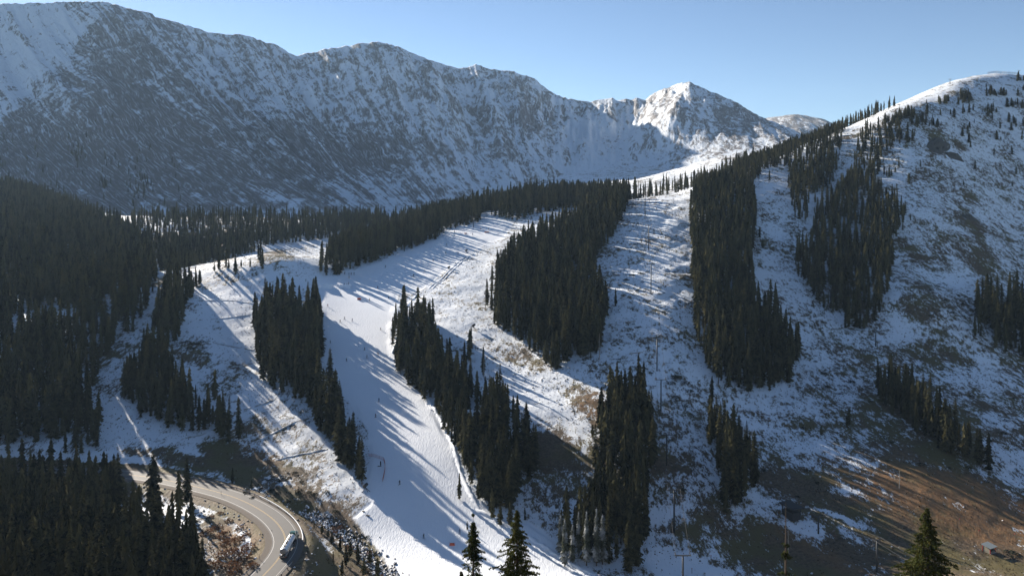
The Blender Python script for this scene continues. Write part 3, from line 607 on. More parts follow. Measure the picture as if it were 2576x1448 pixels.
# individuals: six full crowns and trunks, shared
VAR = []
for s in range(7):
    v, f, tn = crown_mid(100 + s, 34 + s % 3 * 3, 8, (.108, .125, .142, .098, .132, .114, .088)[s], (.05, .08, .06, .12, .05, .09, .18)[s], (0, .06, 0, .1, .04, 0, .25)[s])
    me = mesh_np('crown', v, f, [M_FOL]); fattr(me, 'tint', tn); VAR.append(me)
fv, ff, ft = crown_mid(140, 36, 8, .105, .1, .12); FROSTED = mesh_np('frosted_crown', fv, ff, [M_FROST]); fattr(FROSTED, 'tint', ft)
tvx, tfx = trunk_unit(); TRUNK = mesh_np('trunk', tvx, tfx, [M_BARK], True)
by_g = {}
for i in single: by_g.setdefault(TG[i], []).append(i)
where = {'mid_left': 'in the island grove between the two left runs','mid_left_tail': 'in the narrow strip below the island grove','run_right': 'at the right edge of the main run','centre': 'in the big grove in the middle','run_top_left': 'along the upper left edge of the main run','skyline_left': 'on the skyline above the main run','lift_right': 'in the long grove right of the lift line','shoulder': 'on the shoulder below the skyline','upper_right': 'in the dark grove on the upper right slope','far_right': 'in the grove at the right picture edge','lower_right': 'in the slanting row on the lower right slope','lone_right': 'in the small grove in the brown grass','base_centre': 'in the base grove beside the lift towers','left_strip': 'in the strip left of the left run','knoll': 'on the sunlit knoll','left_forest': 'in the shaded forest on the left','valley_left': 'on the valley floor behind the knoll','valley_back': 'on the valley floor behind the knoll','roadside': 'in the forest below the road','scatter': 'on open snow'}
frosted = {i for i in single if TG[i] == 'base_centre' and tu[i] < 1530 and tv[i] > 1310}
SPECIAL = {}
_ones = ['', 'first', 'second', 'third', 'fourth', 'fifth', 'sixth', 'seventh', 'eighth', 'ninth', 'tenth', 'eleventh', 'twelfth', 'thirteenth', 'fourteenth', 'fifteenth', 'sixteenth', 'seventeenth', 'eighteenth', 'nineteenth', 'twentieth']
short = {'crest': 'dwarf groups on the top right ridge', 'far': 'foot of the mountain', 'mid_left': 'island grove between the left runs','mid_left_tail': 'narrow strip below the island grove','run_right': 'grove at the right run edge','centre': 'big middle grove','run_top_left': 'row along the upper left run edge','skyline_left': 'skyline row above the run','lift_right': 'long grove right of the lift','shoulder': 'grove on the shoulder','upper_right': 'dark upper right grove','far_right': 'grove at the right picture edge','lower_right': 'slanting lower right row','lone_right': 'small grove in brown grass','base_centre': 'base grove by the lift','left_strip': 'strip left of the left run','knoll': 'knoll group','left_forest': 'shaded left forest','valley_left': 'valley floor forest left of the knoll','valley_back': 'valley floor forest','roadside': 'forest below the road'}
for g, ids in by_g.items():
    if g == 'scatter': continue
    a = np.array(ids); vm = np.median(tv[a]); cells = {}
    for i in a:
        size = 'snow dusted' if (g == 'base_centre' and tu[i] < 1530 and tv[i] > 1310) else 'tall' if T[i, 3] > np.median(T[a, 3]) else 'shorter'
        cells.setdefault((size, 'front' if tv[i] > vm else 'back'), []).append(int(i))
    for (size, part), m_ in cells.items():
        m_.sort(key=lambda i: tu[i])
        for r_, i in enumerate(m_):
            half = len(m_) / 2
            side_ = f'{_ones[r_ + 1]} from the left' if r_ < half else f'{_ones[len(m_) - r_]} from the right'
            SPECIAL[i] = f'{size} spruce, {side_} in {part} of the {short[g]}' if len(m_) > 1 else f'only {size} spruce in {part} of the {short[g]}'
sc_ids = sorted(by_g.get('scatter', []), key=lambda i: tu[i])
def side(u): return 'far left' if u < 500 else 'left' if u < 900 else 'centre left' if u < 1250 else 'centre' if u < 1600 else 'centre right' if u < 2050 else 'right' if u < 2350 else 'far right'
def spot(i):
    u, v = tu[i], tv[i]
    if u < 540 and v > 1190: return 'beside the inside of the road bend'
    if u < 700 and v > 1180: return 'behind the guardrail of the road'
    if u < 700: return 'at the foot of the left run'
    if 780 < u < 960 and v > 1290: return 'on the bank between creek and road'
    if u < 930: return 'on the left edge of the main run'
    if u < 1300 and v > 1200: return 'where the main run widens at its foot'
    if u < 1300: return 'beside the main run'
    if u > 2220 and v < 480: return 'on the open snow ridge at top right'
    if u > 2000: return 'alone on the lower right slope'
    return 'on the snow of the lift line'
cnt = {}
for i in sc_ids: cnt.setdefault(spot(i), []).append(i)
_ord = ['first', 'second', 'third', 'fourth', 'fifth', 'sixth', 'seventh', 'eighth', 'ninth', 'tenth', 'eleventh', 'twelfth', 'thirteenth', 'fourteenth', 'fifteenth', 'sixteenth']
for sname, ids in cnt.items():
    for r_, i in enumerate(ids):
        SPECIAL[i] = f'single dark spruce {sname}' if len(ids) == 1 else (f'{_ord[r_]} spruce from the left {sname}' if r_ < 16 else None)
for i in sorted(single, key=lambda i: T[i, 1]):
    x, y, z, h = T[i]; g = TG[i]
    grp = GROUPS[g] if g != 'scatter' else 'lone spruces ' + spot(i)
    lab = SPECIAL.get(i) or 'dark spruce standing alone on open snow'
    if i in frosted: grp = 'snow dusted spruces at the base grove'
    if i in frosted and i not in SPECIAL: lab = 'snow dusted grey spruce at the left front of the base grove'
    e = thing('spruce_tree', lab, 'tree', (x, y, z), rng.uniform(0, 6.28), grp)
    wd = rng.uniform(.85, 1.25) * (1.0 if h > 12 else 1.45)
    vi = int(rng.integers(0, 6)) if rng.random() > .06 else 6
    c = link('crown', FROSTED if i in frosted else VAR[vi], e); c.scale = (h * wd, h * wd, h)
    t = link('trunk', TRUNK, e); t.scale = (h, h, h)
# all further trees: one joined forest of real crowns and trunks
rest = np.array([i for i in range(len(T)) if i not in single])
pv_, pf_, nn = [], [], 0; tint = []; fm = []
protos = [crown_far(s, 10 if s > 3 else 13, 6, (.118, .138, .10, .128, .12, .10)[s % 6]) for s in range(8)]
tv3 = np.array([(.011, 0, -.03), (-.006, .0095, -.03), (-.006, -.0095, -.03), (0, 0, .7)], np.float32); tf3 = np.array([(0, 1, 3), (1, 2, 3), (2, 0, 3)])
for i in rest:
    x, y, z, h = T[i]; far = y > 620; p = protos[int(rng.integers(4, 8)) if far else int(rng.integers(0, 4))]
    a = rng.uniform(0, 6.28); wd = rng.uniform(.85, 1.3) * (1.9 if TG[i] == 'crest' else 1 if h > 11 else 1.4); ca, sa = math.cos(a) * h * wd, math.sin(a) * h * wd
    v = p[0]; q = np.empty_like(v); q[:, 0] = v[:, 0] * ca - v[:, 1] * sa + x; q[:, 1] = v[:, 0] * sa + v[:, 1] * ca + y; q[:, 2] = v[:, 2] * h + z
    pv_.append(q); pf_.append(p[1] + nn); nn += len(q); tint.append(np.clip(p[2] * .7 + rng.uniform(-.35, .6), 0, 1).astype(np.float32)); fm.append(np.zeros(len(p[1]), np.int32))
    q = tv3 * h + np.array([x, y, z], np.float32); pv_.append(q.astype(np.float32)); pf_.append(tf3 + nn); nn += 4; tint.append(np.zeros(4, np.float32)); fm.append(np.ones(3, np.int32))
me = mesh_np('distant_forest', np.concatenate(pv_), np.concatenate(pf_), [M_FOL, M_BARK], False, np.concatenate(fm)); fattr(me, 'tint', np.concatenate(tint))
link('distant_forest', me, kind='stuff', label='dense dark spruce forest covering the slopes behind the nearer trees')
print('TREES', len(T), 'joined tris', sum(len(f) for f in pf_))
# ------------------------------------------------------------------ road
def asphalt():
    m, nt = mat_new('worn_asphalt'); tc = N(nt, 'ShaderNodeTexCoord').outputs['Object']
    n = noise(nt, tc, .35, 4, .6); f = noise(nt, tc, 9.0, 2)
    c = mixc(nt, n, (.078, .078, .076), (.108, .106, .102)); c = mixc(nt, mathn(nt, 'MULTIPLY', f, .3), c, (.07, .07, .07))
    bsdf(nt, c, .72, f, .3, .02, .45); return m
M_ASPH = asphalt(); M_GRAVEL = simple('gravel_shoulder', (.12, .102, .085), .95, var=.35, scale=1.5)
M_YEL = simple('yellow_paint', (.40, .28, .12), .6, var=.2, scale=2); M_WHT = simple('white_paint', (.48, .47, .45), .6, var=.2, scale=2)
M_STEEL = simple('galvanised_steel', (.42, .43, .44), .45, .6, var=.2, scale=3); M_POST = simple('weathered_timber', (.13, .10, .075), .9, var=.35, scale=5)
M_SNOWCAP = simple('settled_snow', (.77, .82, .87), .7, var=.04, scale=2)
nrm = []
for i, p in enumerate(road_c):
    a = road_c[max(0, i - 1)]; b = road_c[min(len(road_c) - 1, i + 1)]; d = (b - a); d.z = 0; d.normalize(); nrm.append(Vector((-d.y, d.x, 0)))   # left normal = outside of the bend
def ribbon(name, o0, o1, z, mat, i0=0, i1=None, parent=None, zs=None, **kw):
    i1 = i1 or len(road_c); V = []; Fs = []
    for i in range(i0, i1):
        p, n = road_c[i], nrm[i]; wob = 0 if not kw.get('wobble') else (vnoise(i * .35, o1, 3) - .5) * .8
        V += [(p.x + n.x * o0, p.y + n.y * o0, z), (p.x + n.x * (o1 + wob), p.y + n.y * (o1 + wob), z)]
    k = len(V) // 2
    Fs = [(2 * j, 2 * j + 2, 2 * j + 3, 2 * j + 1) for j in range(k - 1)]
    me = mesh_np(name, V, Fs, [mat]); me.flip_normals() if me.polygons[0].normal.z < 0 else None
    return link(name, me, parent, kind='structure')
road = ribbon('road', -4.4, 4.9, ROADZ + .012, M_ASPH)
ribbon('road_shoulder', -6.6, 6.6, ROADZ, M_GRAVEL, wobble=True)
ribbon('lane_marking', .08, .24, ROADZ + .018, M_YEL, parent=road); ribbon('lane_marking', -.24, -.08, ROADZ + .018, M_YEL, parent=road)
ribbon('edge_marking', -3.86, -3.66, ROADZ + .018, M_WHT, parent=road); ribbon('edge_marking', 3.95, 4.1, ROADZ + .018, M_WHT, parent=road)
def near_i(u, v):
    x, y = onplane(u, v, ROADZ); return min(range(len(road_c)), key=lambda i: (road_c[i].x - x) ** 2 + (road_c[i].y - y) ** 2)
def guardrail(off, i0, i1, label, snow=None):
    mid = road_c[i0] + nrm[i0] * off; s = 1 if off > 0 else -1
    root = thing('guardrail', label, 'guardrail', (mid.x, mid.y, ROADZ)); o = Vector((mid.x, mid.y, ROADZ))
    prof = [(0, .48), (.05, .53), (.05, .58), (0, .63), (.05, .68), (.05, .73), (0, .78)]
    V = []; Fs = []
    for i in range(i0, i1):
        q = road_c[i] + nrm[i] * off
        for a, zz in prof: V.append((q.x - nrm[i].x * a * s - o.x, q.y - nrm[i].y * a * s - o.y, zz))
    k = len(prof)
    for j in range(i1 - i0 - 1):
        for a in range(k - 1): Fs.append((j * k + a, j * k + a + 1, (j + 1) * k + a + 1, (j + 1) * k + a))
    link('rail', mesh_np('rail', V, Fs, [M_STEEL], True), root)
    if snow:
        a, b = snow; V = []; Fs = []
        for i in range(a, b):
            q = road_c[i] + nrm[i] * (off + .02 * s)
            for x_, zz in ((-.14, .79), (-.06, .90), (.08, .90), (.16, .79)): V.append((q.x + nrm[i].x * x_ - o.x, q.y + nrm[i].y * x_ - o.y, zz))
        for j in range(b - a - 1):
            for c in range(3): Fs.append((j * 4 + c, j * 4 + c + 1, (j + 1) * 4 + c + 1, (j + 1) * 4 + c))
        link('snow_cap', mesh_np('snow_cap', V, Fs, [M_SNOWCAP], True), root)
    pm = MB().box((0, 0, .35), (.2, .2, 1.0)).mesh('post', M_POST); acc = 0
    for i in range(i0, i1):
        if i > i0: acc += (road_c[i] - road_c[i - 1]).length
        if i == i0 or acc > 3.4:
            acc = 0; q = road_c[i] + nrm[i] * (off + .16 * s); link('post', pm, root, (q.x - o.x, q.y - o.y, 0), math.atan2(nrm[i].y, nrm[i].x))
iA, iB, iC, iD = near_i(430, 1208), near_i(722, 1372), near_i(640, 1265), near_i(640, 1470)
guardrail(5.75, iA, iB, 'long steel guardrail on dark timber posts round the outside of the road bend', (near_i(625, 1262), iB))
guardrail(5.75, near_i(700, 1408), near_i(600, 1500), 'steel guardrail on the outer road edge below the tanker truck')
guardrail(-5.6, near_i(684, 1425), near_i(600, 1500), 'short steel guardrail inside the bend at the bottom edge')
for u, v, lab in [(556, 1243, 'thin roadside marker post on the inside edge of the far road straight'), (652, 1405, 'thin roadside marker post near the short inner guardrail')]:
    x, y = onplane(u, v, ROADZ); r_ = thing('marker_post', lab, 'marker post', (x, y, ROADZ - .1))
    link('post', MB().box((0, 0, .8), (.1, .1, 1.6)).mesh('post', M_POST), r_); link('reflector', MB().box((0, -.06, 1.5), (.14, .03, .25)).mesh('reflector', M_WHT), r_)

# ------------------------------------------------------------------ tanker truck
M_TANK = simple('brushed_tank_steel', (.72, .73, .74), .36, .55, var=.06, scale=2)
M_TANKE = simple('dull_tank_end_steel', (.35, .34, .33), .4, .5, var=.1, scale=2)
M_RUB = simple('tyre_rubber', (.02, .02, .02), .85); M_DK = simple('dark_chassis', (.03, .03, .032), .6); M_GRN = simple('dark_green_cab_paint', (.02, .10, .085), .3, var=.1, spec=.6)
M_GLASS = simple('windscreen_glass', (.02, .03, .035), .08, spec=.8); M_RED = simple('red_lamp', (.45, .02, .02), .3)
M_CHROME = simple('polished_rim', (.6, .6, .6), .25, .9)
def truck():
    tx, ty = onplane(711, 1406, ROADZ); fx, fy = onplane(741, 1354, ROADZ)
    root = thing('tanker_truck', 'silver tanker truck with green cab driving round the road bend', 'truck', (tx, ty, ROADZ + .012), -math.atan2(fx - tx, fy - ty))
    # local +y is forward, rear at 0
    def lathe_tank():
        V = []; Fs = []; n = 28
        ys = [(.25, .0), (.30, .55), (.42, .85), (.7, .985), (1.0, 1.0)] + [(1.0 + k * 10.2 / 8, 1.0) for k in range(1, 9)] + [(11.5, .985), (11.78, .85), (11.9, .55), (11.95, 0)]
        for y, k in ys: V += [(1.22 * k * math.cos(6.2832 * i / n), y, 2.32 + 1.02 * k * math.sin(6.2832 * i / n)) for i in range(n)]
        for j in range(len(ys) - 1):
            for i in range(n): Fs.append((j * n + i, j * n + (i + 1) % n, (j + 1) * n + (i + 1) % n, (j + 1) * n + i))
        me = mesh_np('tank', V, Fs, [M_TANK, M_TANKE], True, [1 if j < 3 else 0 for j in range(len(ys) - 1) for i in range(n)]); return me
    tk = link('tank', lathe_tank(), root)
    for y in (2.6, 4.6, 6.6, 8.6, 10.6):
        b = MB()
        for k in range(20):
            a0, a1 = 6.2832 * k / 20, 6.2832 * (k + 1) / 20
            b.add([(1.25 * math.cos(a), y + s * .05, 2.32 + 1.05 * math.sin(a)) for a in (a0, a1) for s in (-1, 1)], [(0, 1, 3, 2)])
        link('ring', b.mesh('ring', M_CHROME), tk)
    wk = link('walkway', MB().box((-.42, 6.2, 3.36), (.06, 9.8, .14)).box((.42, 6.2, 3.36), (.06, 9.8, .14)).box((0, 6.2, 3.33), (.84, 9.8, .04)).mesh('walkway', M_STEEL), tk)
    for y in (2.4, 4.4, 5.6, 7.6, 9.4): link('hatch', MB().tube((0, y, 3.34), (0, y, 3.58), .30, n=12).mesh('hatch', M_DK), tk)
    link('chassis', MB().box((0, 5.4, 1.12), (1.1, 10.4, .24)).box((0, 14.0, .85), (1.0, 6.2, .3)).mesh('chassis', M_DK), root)
    bp = link('rear_bumper', MB().box((0, .12, .75), (2.4, .12, .28)).box((-.8, .2, 1.0), (.1, .1, .5)).box((.8, .2, 1.0), (.1, .1, .5)).mesh('rear_bumper', M_CHROME), root)
    for x in (-.95, .95): link('tail_lamp', MB().box((x, .04, .76), (.3, .05, .14)).mesh('tail_lamp', M_RED), bp)
    link('fender', MB().box((0, 2.0, 1.18), (2.5, 2.9, .06)).box((0, .55, 1.0), (2.5, .06, .36)).box((0, 3.45, 1.0), (2.5, .06, .36)).mesh('fender', M_CHROME), root)
    link('hose_box', MB().box((1.05, 6.6, 1.05), (.35, 4.4, .35)).box((-1.05, 6.6, 1.05), (.35, 4.4, .35)).mesh('hose_box', M_STEEL), root)
    link('landing_leg', MB().box((-.8, 9.2, .7), (.14, .14, 1.2)).mesh('landing_leg', M_DK), root); link('landing_leg', MB().box((.8, 9.2, .7), (.14, .14, 1.2)).mesh('landing_leg', M_DK), root)
    # tractor
    cab = MB(); cab.box((0, 13.55, 2.0), (2.35, 2.1, 2.2), taper=.94); cab.box((0, 15.6, 1.45), (1.95, 2.1, 1.15), taper=.9); cab.box((0, 13.4, 3.2), (2.0, 1.5, .32), taper=.8)
    c = link('cab', cab.mesh('cab', M_GRN), root)
    link('windscreen', MB().box((0, 14.62, 2.42), (2.0, .06, .8)).mesh('windscreen', M_GLASS), c)
    for x in (-1.17, 1.17): link('side_window', MB().box((x, 13.9, 2.4), (.05, .9, .65)).mesh('side_window', M_GLASS), c)
    for x in (-1.42, 1.42): link('mirror', MB().box((x, 14.5, 2.4), (.12, .1, .75)).box((x * .92, 14.5, 2.7), (.25, .04, .04)).mesh('mirror', M_CHROME), c)
    for x in (-1.05, 1.05): link('exhaust_stack', MB().tube((x, 12.35, 1.2), (x, 12.35, 4.0), .09, n=10).mesh('exhaust_stack', M_CHROME), c)
    link('grille', MB().box((0, 16.68, 1.35), (1.4, .06, .9)).mesh('grille', M_CHROME), c)
    for x in (-.85, .85): link('headlight', MB().box((x, 16.68, 1.15), (.3, .08, .22)).mesh('headlight', M_WHT), c)
    link('front_bumper', MB().box((0, 16.85, .65), (2.4, .2, .35)).mesh('front_bumper', M_CHROME), root)
    for x in (-.98, .98): link('fuel_tank', MB().tube((x, 12.6, .85), (x, 14.3, .85), .32, n=14).mesh('fuel_tank', M_CHROME), root)
    tyre = MB().tube((-.16, 0, 0), (.16, 0, 0), .52, n=18).mesh('tyre', M_RUB, False); rim = MB().tube((-.17, 0, 0), (.17, 0, 0), .29, n=14).mesh('rim', M_CHROME)
    for y in (1.35, 2.65, 10.9, 12.1, 15.7):
        for x in ((-1.08, -.72, .72, 1.08) if y < 15 else (-1.05, 1.05)):
            wv = link('wheel', tyre, root, (x, y, .52)); link('rim', rim, wv)
truck()
# ------------------------------------------------------------------ ski lifts
M_LIFT = simple('dark_tower_steel', (.05, .055, .06), .55, .3); M_ROPE = simple('wire_rope', (.07, .07, .075), .8, 0); M_CHAIR = simple('chair_frame_grey', (.2, .2, .21), .5, .4)
M_ORANGE = simple('orange_safety_net', (.48, .11, .06), .7, var=.2)
tower_me = {}
def lift_tower(u, v, hp, label, group, rz=0.0, aw=2.4, twin=True, h=None):
    x, y, z = hit(u, v); h = h or hp * y / F
    r = thing('lift_tower', label, 'ski lift tower', (x, y, z), rz, group)
    link('pole', MB().tube((0, 0, -1), (0, 0, h), .36, .22, 12).mesh('pole', M_LIFT, True), r)
    link('crossarm', MB().box((0, 0, h), (aw * 2 + .5, .3, .32)).mesh('crossarm', M_LIFT), r)
    for s in (-1, 1):
        sh = MB().box((s * aw, 0, h + .32), (.12, 2.6, .16))
        for k in range(4): sh.tube((s * aw - .08, -1.1 + k * .73, h + .45), (s * aw + .08, -1.1 + k * .73, h + .45), .22, n=10)
        link('sheave_assembly', sh.mesh('sheave_assembly', M_LIFT), r)
    link('ladder', MB().box((.3, -.15, h / 2), (.05, .05, h)).box((.3, .15, h / 2), (.05, .05, h)).mesh('ladder', M_LIFT), r)
    return Vector((x, y, z + h + .66)), rz
T1 = [(1605,503,50,'small lift tower at the top of the lift line on the skyline'),(1622,547,74,'second lift tower down from the skyline on the snowy lift line'),(1631,630,64,'third lift tower down from the skyline, on streaky snow'),(1637,742,76,'fourth lift tower down, beside the brown ditch'),(1652,932,82,'tall lift tower in speckled snow beside the long right grove'),(1662,1032,78,'lift tower just above the dark bushes right of the base grove'),(1676,1166,76,'lift tower on the shaded slope right of the base grove'),(1695,1337,108,'tall sunlit pole lift tower right of the foot of the base grove'),(1717,1500,104,'nearest lift tower, its foot below the picture edge')]
tops1 = [lift_tower(u, v, hp, lab, 'lift towers up the middle slope') for u, v, hp, lab in T1]
T2 = [(2058,1342,44,'short dark lift tower of the lower lift, next to the station'),(2205,1437,80,'tall dark lift tower of the lower lift in brown grass'),(2400,1540,82,'lift tower of the lower lift at the bottom edge')]
x0, y0, z0 = hit(1990, 1300); x1, y1, z1 = hit(2205, 1437); rz2 = math.atan2(-(x1 - x0), (y1 - y0))
tops2 = [lift_tower(u, v, hp, lab, 'towers of the lower lift', rz2, 2.0) for u, v, hp, lab in T2]
def rope_pts(a, b, sag, n=14): return [a.lerp(b, i / n) + Vector((0, 0, -4 * sag * (i / n) * (1 - i / n))) for i in range(n + 1)]
def lift_rope(tops, side, aw, label, group, extra=None):
    pts = []
    seq = [t + Vector((math.cos(r) * aw * side, math.sin(r) * aw * side, 0)) for t, r in tops]
    if extra: seq = [extra[0] + Vector((math.cos(tops[0][1]) * aw * side, math.sin(tops[0][1]) * aw * side, 0))] + seq
    for a, b in zip(seq[:-1], seq[1:]): pts += rope_pts(a, b, (b - a).length * .018)[:-1]
    pts.append(seq[-1]); b = MB(); o = pts[0]
    for p, q in zip(pts[:-1], pts[1:]): b.tube(p - o, q - o, .034, n=5, cap=False)
    link('lift_cable', b.mesh('lift_cable', M_ROPE), None, o, label=label, category='cable', group=group); return pts
gC = 'haul ropes of the two lifts'
r1a = lift_rope(tops1, -1, 2.4, 'left hand haul rope of the lift up the middle slope', gC); r1b = lift_rope(tops1, 1, 2.4, 'right hand haul rope of the lift up the middle slope', gC)
st = Vector((x0, y0, z0 + 5.0)); r2a = lift_rope(tops2, -1, 2.0, 'uphill side haul rope of the lower lift', gC, [st]); r2b = lift_rope(tops2, 1, 2.0, 'valley side haul rope of the lower lift', gC, [st])
def chair(p, label, group, rz=0.0):
    r = thing('lift_chair', label, 'ski lift chair', p, rz, group)
    link('hanger', MB().tube((0, 0, 0), (0, 0, -2.0), .035, n=6).box((0, 0, -2.0), (1.1, .05, .05)).mesh('hanger', M_CHAIR), r)
    link('seat', MB().box((0, -.25, -2.55), (1.1, .45, .07)).box((-.55, 0, -2.3), (.05, .05, .6)).box((.55, 0, -2.3), (.05, .05, .6)).mesh('seat', M_CHAIR), r)
    link('backrest', MB().box((0, .02, -2.25), (1.1, .06, .45)).mesh('backrest', M_CHAIR), r)
def along(pts, v):
    for p, q in zip(pts[:-1], pts[1:]):
        va, vb = CV - F * p.z / p.y, CV - F * q.z / q.y
        if va <= v <= vb: return p.lerp(q, (v - va) / (vb - va + 1e-6))
    return None
for pts, vs, sd in ((r1b, (548, 610, 700, 790, 905, 978, 1048, 1085, 1237, 1290), 'right'), (r1a, (520, 580, 655, 830, 940, 1000, 1120, 1180), 'left')):
    for k, v in enumerate(vs):
        p = along(pts, v)
        if p: chair(p, f'{_ord[k]} empty chair from the top on the {sd} hand rope of the middle lift', 'chairs hanging on the middle lift')
for k, t in enumerate((.32, .5, .68, .85)):
    p = r2b[int(t * (len(r2b) - 16)) + 6]; chair(p, f'{_ord[k]} empty chair from the station on the lower lift', 'chairs hanging on the lower lift', rz2)
# small lift posts on the top right ridge, a cross shaped post lower down
for u, v, h, lab in [(2389,213,5.5,'tiny lift tower silhouetted on the upper ridge line'),(2261,279,6,'tiny lift tower on the ridge where the skyline trees end'),(2562,190,6,'tiny lift tower beside the snow fence at the top right corner'),(2202,868,9,'lone T shaped lift tower on the shaded right slope'),(1190,572,10,'small lift tower at the top of the main run')]:
    lift_tower(u, v, 0, lab, None, .3, 1.4, h=h)
# lift station, green hut, ticket hut
M_DARKW = simple('dark_stained_wood', (.035, .038, .04), .8); M_GREENW = simple('dark_green_siding', (.02, .06, .05), .7); M_ROOF = simple('grey_metal_roof', (.24, .27, .27), .5, .2)
M_SIDING = simple('tan_siding', (.30, .28, .22), .8); M_REDT = simple('red_trim', (.35, .03, .03), .6); M_VOID = simple('dark_interior', (.012, .012, .014), .9)
r = thing('lift_station', 'dark timber station shed at the upper end of the lower lift', 'lift station', (x0, y0, z0), rz2)
link('wall', MB().box((0, 0, 1.3), (4.2, 6.0, 3.0)).mesh('wall', M_DARKW), r); link('roof', MB().box((0, 0, 4.9), (5.6, 8.5, .5)).mesh('roof', M_DARKW), r)
for sx in (-1, 1):
    for sy in (-1, 1): link('column', MB().box((sx * 1.8, sy * 3.2, 3.2), (.3, .3, 3.4)).mesh('column', M_DARKW), r)
x, y, z = hit(1194, 1066); r = thing('green_hut', 'dark green hut with snow covered roof among the spruces right of the run', 'hut', (x, y, z), .15)
link('wall', MB().box((0, 0, 2.4), (8.2, 5.0, 6.2)).mesh('wall', M_GREENW), r)
link('roof', MB().add([(-4.6, -3, 5.4), (4.6, -3, 5.4), (4.6, 3, 6.8), (-4.6, 3, 6.8), (-4.6, -3, 5.55), (4.6, -3, 5.55), (4.6, 3, 6.95), (-4.6, 3, 6.95)], [(0, 3, 2, 1), (4, 5, 6, 7), (0, 1, 5, 4), (1, 2, 6, 5), (2, 3, 7, 6), (3, 0, 4, 7)]).mesh('roof', M_SNOWCAP), r)
link('door', MB().box((1.5, -2.52, 1.0), (1.0, .06, 2.2)).mesh('door', M_DARKW), r)
x, y, z = hit(2487, 1388); r = thing('ticket_hut', 'small tan hut with red corners and open front in the brown grass', 'hut', (x, y, z), .5); r.scale = (.85, .85, .9)
wl = link('wall', MB().box((-1.95, 0, 1.25), (.1, 3.4, 2.5)).box((1.95, 0, 1.25), (.1, 3.4, 2.5)).box((0, 1.65, 1.25), (3.8, .1, 2.5)).box((0, -1.65, .5), (3.8, .1, 1.0)).box((0, -1.65, 2.4), (3.8, .1, .25)).mesh('wall', M_SIDING), r)
for sx in (-1, 1):
    for sy in (-1, 1): link('corner_post', MB().box((sx * 1.98, sy * 1.68, 1.25), (.28, .28, 2.55)).mesh('corner_post', M_REDT), r)
link('roof', MB().add([(-2.7, -2.3, 2.55), (2.7, -2.3, 2.55), (2.7, 2.2, 3.1), (-2.7, 2.2, 3.1), (-2.7, -2.3, 2.7), (2.7, -2.3, 2.7), (2.7, 2.2, 3.25), (-2.7, 2.2, 3.25)], [(0, 3, 2, 1), (4, 5, 6, 7), (0, 1, 5, 4), (1, 2, 6, 5), (2, 3, 7, 6), (3, 0, 4, 7)]).mesh('roof', M_ROOF), r)
link('skid', MB().box((0, -1.9, .1), (4.4, .2, .2)).mesh('skid', M_WHT), r); link('skid', MB().box((0, 1.9, .1), (4.4, .2, .2)).mesh('skid', M_WHT), r)
link('notice_board', MB().box((.6, 1.55, 1.7), (1.0, .05, .9)).mesh('notice_board', M_WHT), r); link('floor', MB().box((0, 0, .15), (3.8, 3.3, .1)).mesh('floor', M_VOID), r)
x, y = onplane(41, 1208, ROADZ); r = thing('utility_box', 'pale utility box standing at the shaded roadside on the left', 'utility box', (x, y, ROADZ)); link('cabinet', MB().box((0, 0, .85), (1.6, .9, 1.7)).mesh('cabinet', M_WHT), r); link('lid', MB().box((0, 0, 1.75), (1.75, 1.05, .12)).mesh('lid', M_STEEL), r)

# ------------------------------------------------------------------ skiers
def skin_body(pts, edges, rad):
    me = bpy.data.meshes.new('body'); me.from_pydata(pts, edges, []); o = bpy.data.objects.new('tmp', me); COL.objects.link(o)
    m = o.modifiers.new('s', 'SKIN'); s = o.modifiers.new('u', 'SUBSURF'); s.levels = 1; s.render_levels = 1
    for i, rr_ in enumerate(rad): me.skin_vertices[0].data[i].radius = (rr_, rr_)
    me.skin_vertices[0].data[0].use_root = True
    dg = bpy.context.evaluated_depsgraph_get(); dg.update(); nm = bpy.data.meshes.new_from_object(o.evaluated_get(dg)); bpy.data.objects.remove(o); bpy.data.meshes.remove(me)
    nm.name = 'body'; return nm
M_JACK = [simple('dark_ski_jacket', (.02, .022, .03), .8), simple('blue_ski_jacket', (.03, .06, .16), .8), simple('maroon_ski_jacket', (.14, .03, .03), .8), simple('grey_ski_jacket', (.16, .16, .17), .8)]
M_HELM = simple('dark_helmet', (.02, .02, .022), .4); M_SKI = simple('ski_topsheet', (.06, .05, .05), .4); M_SKIN = simple('face_skin', (.45, .28, .2), .6)
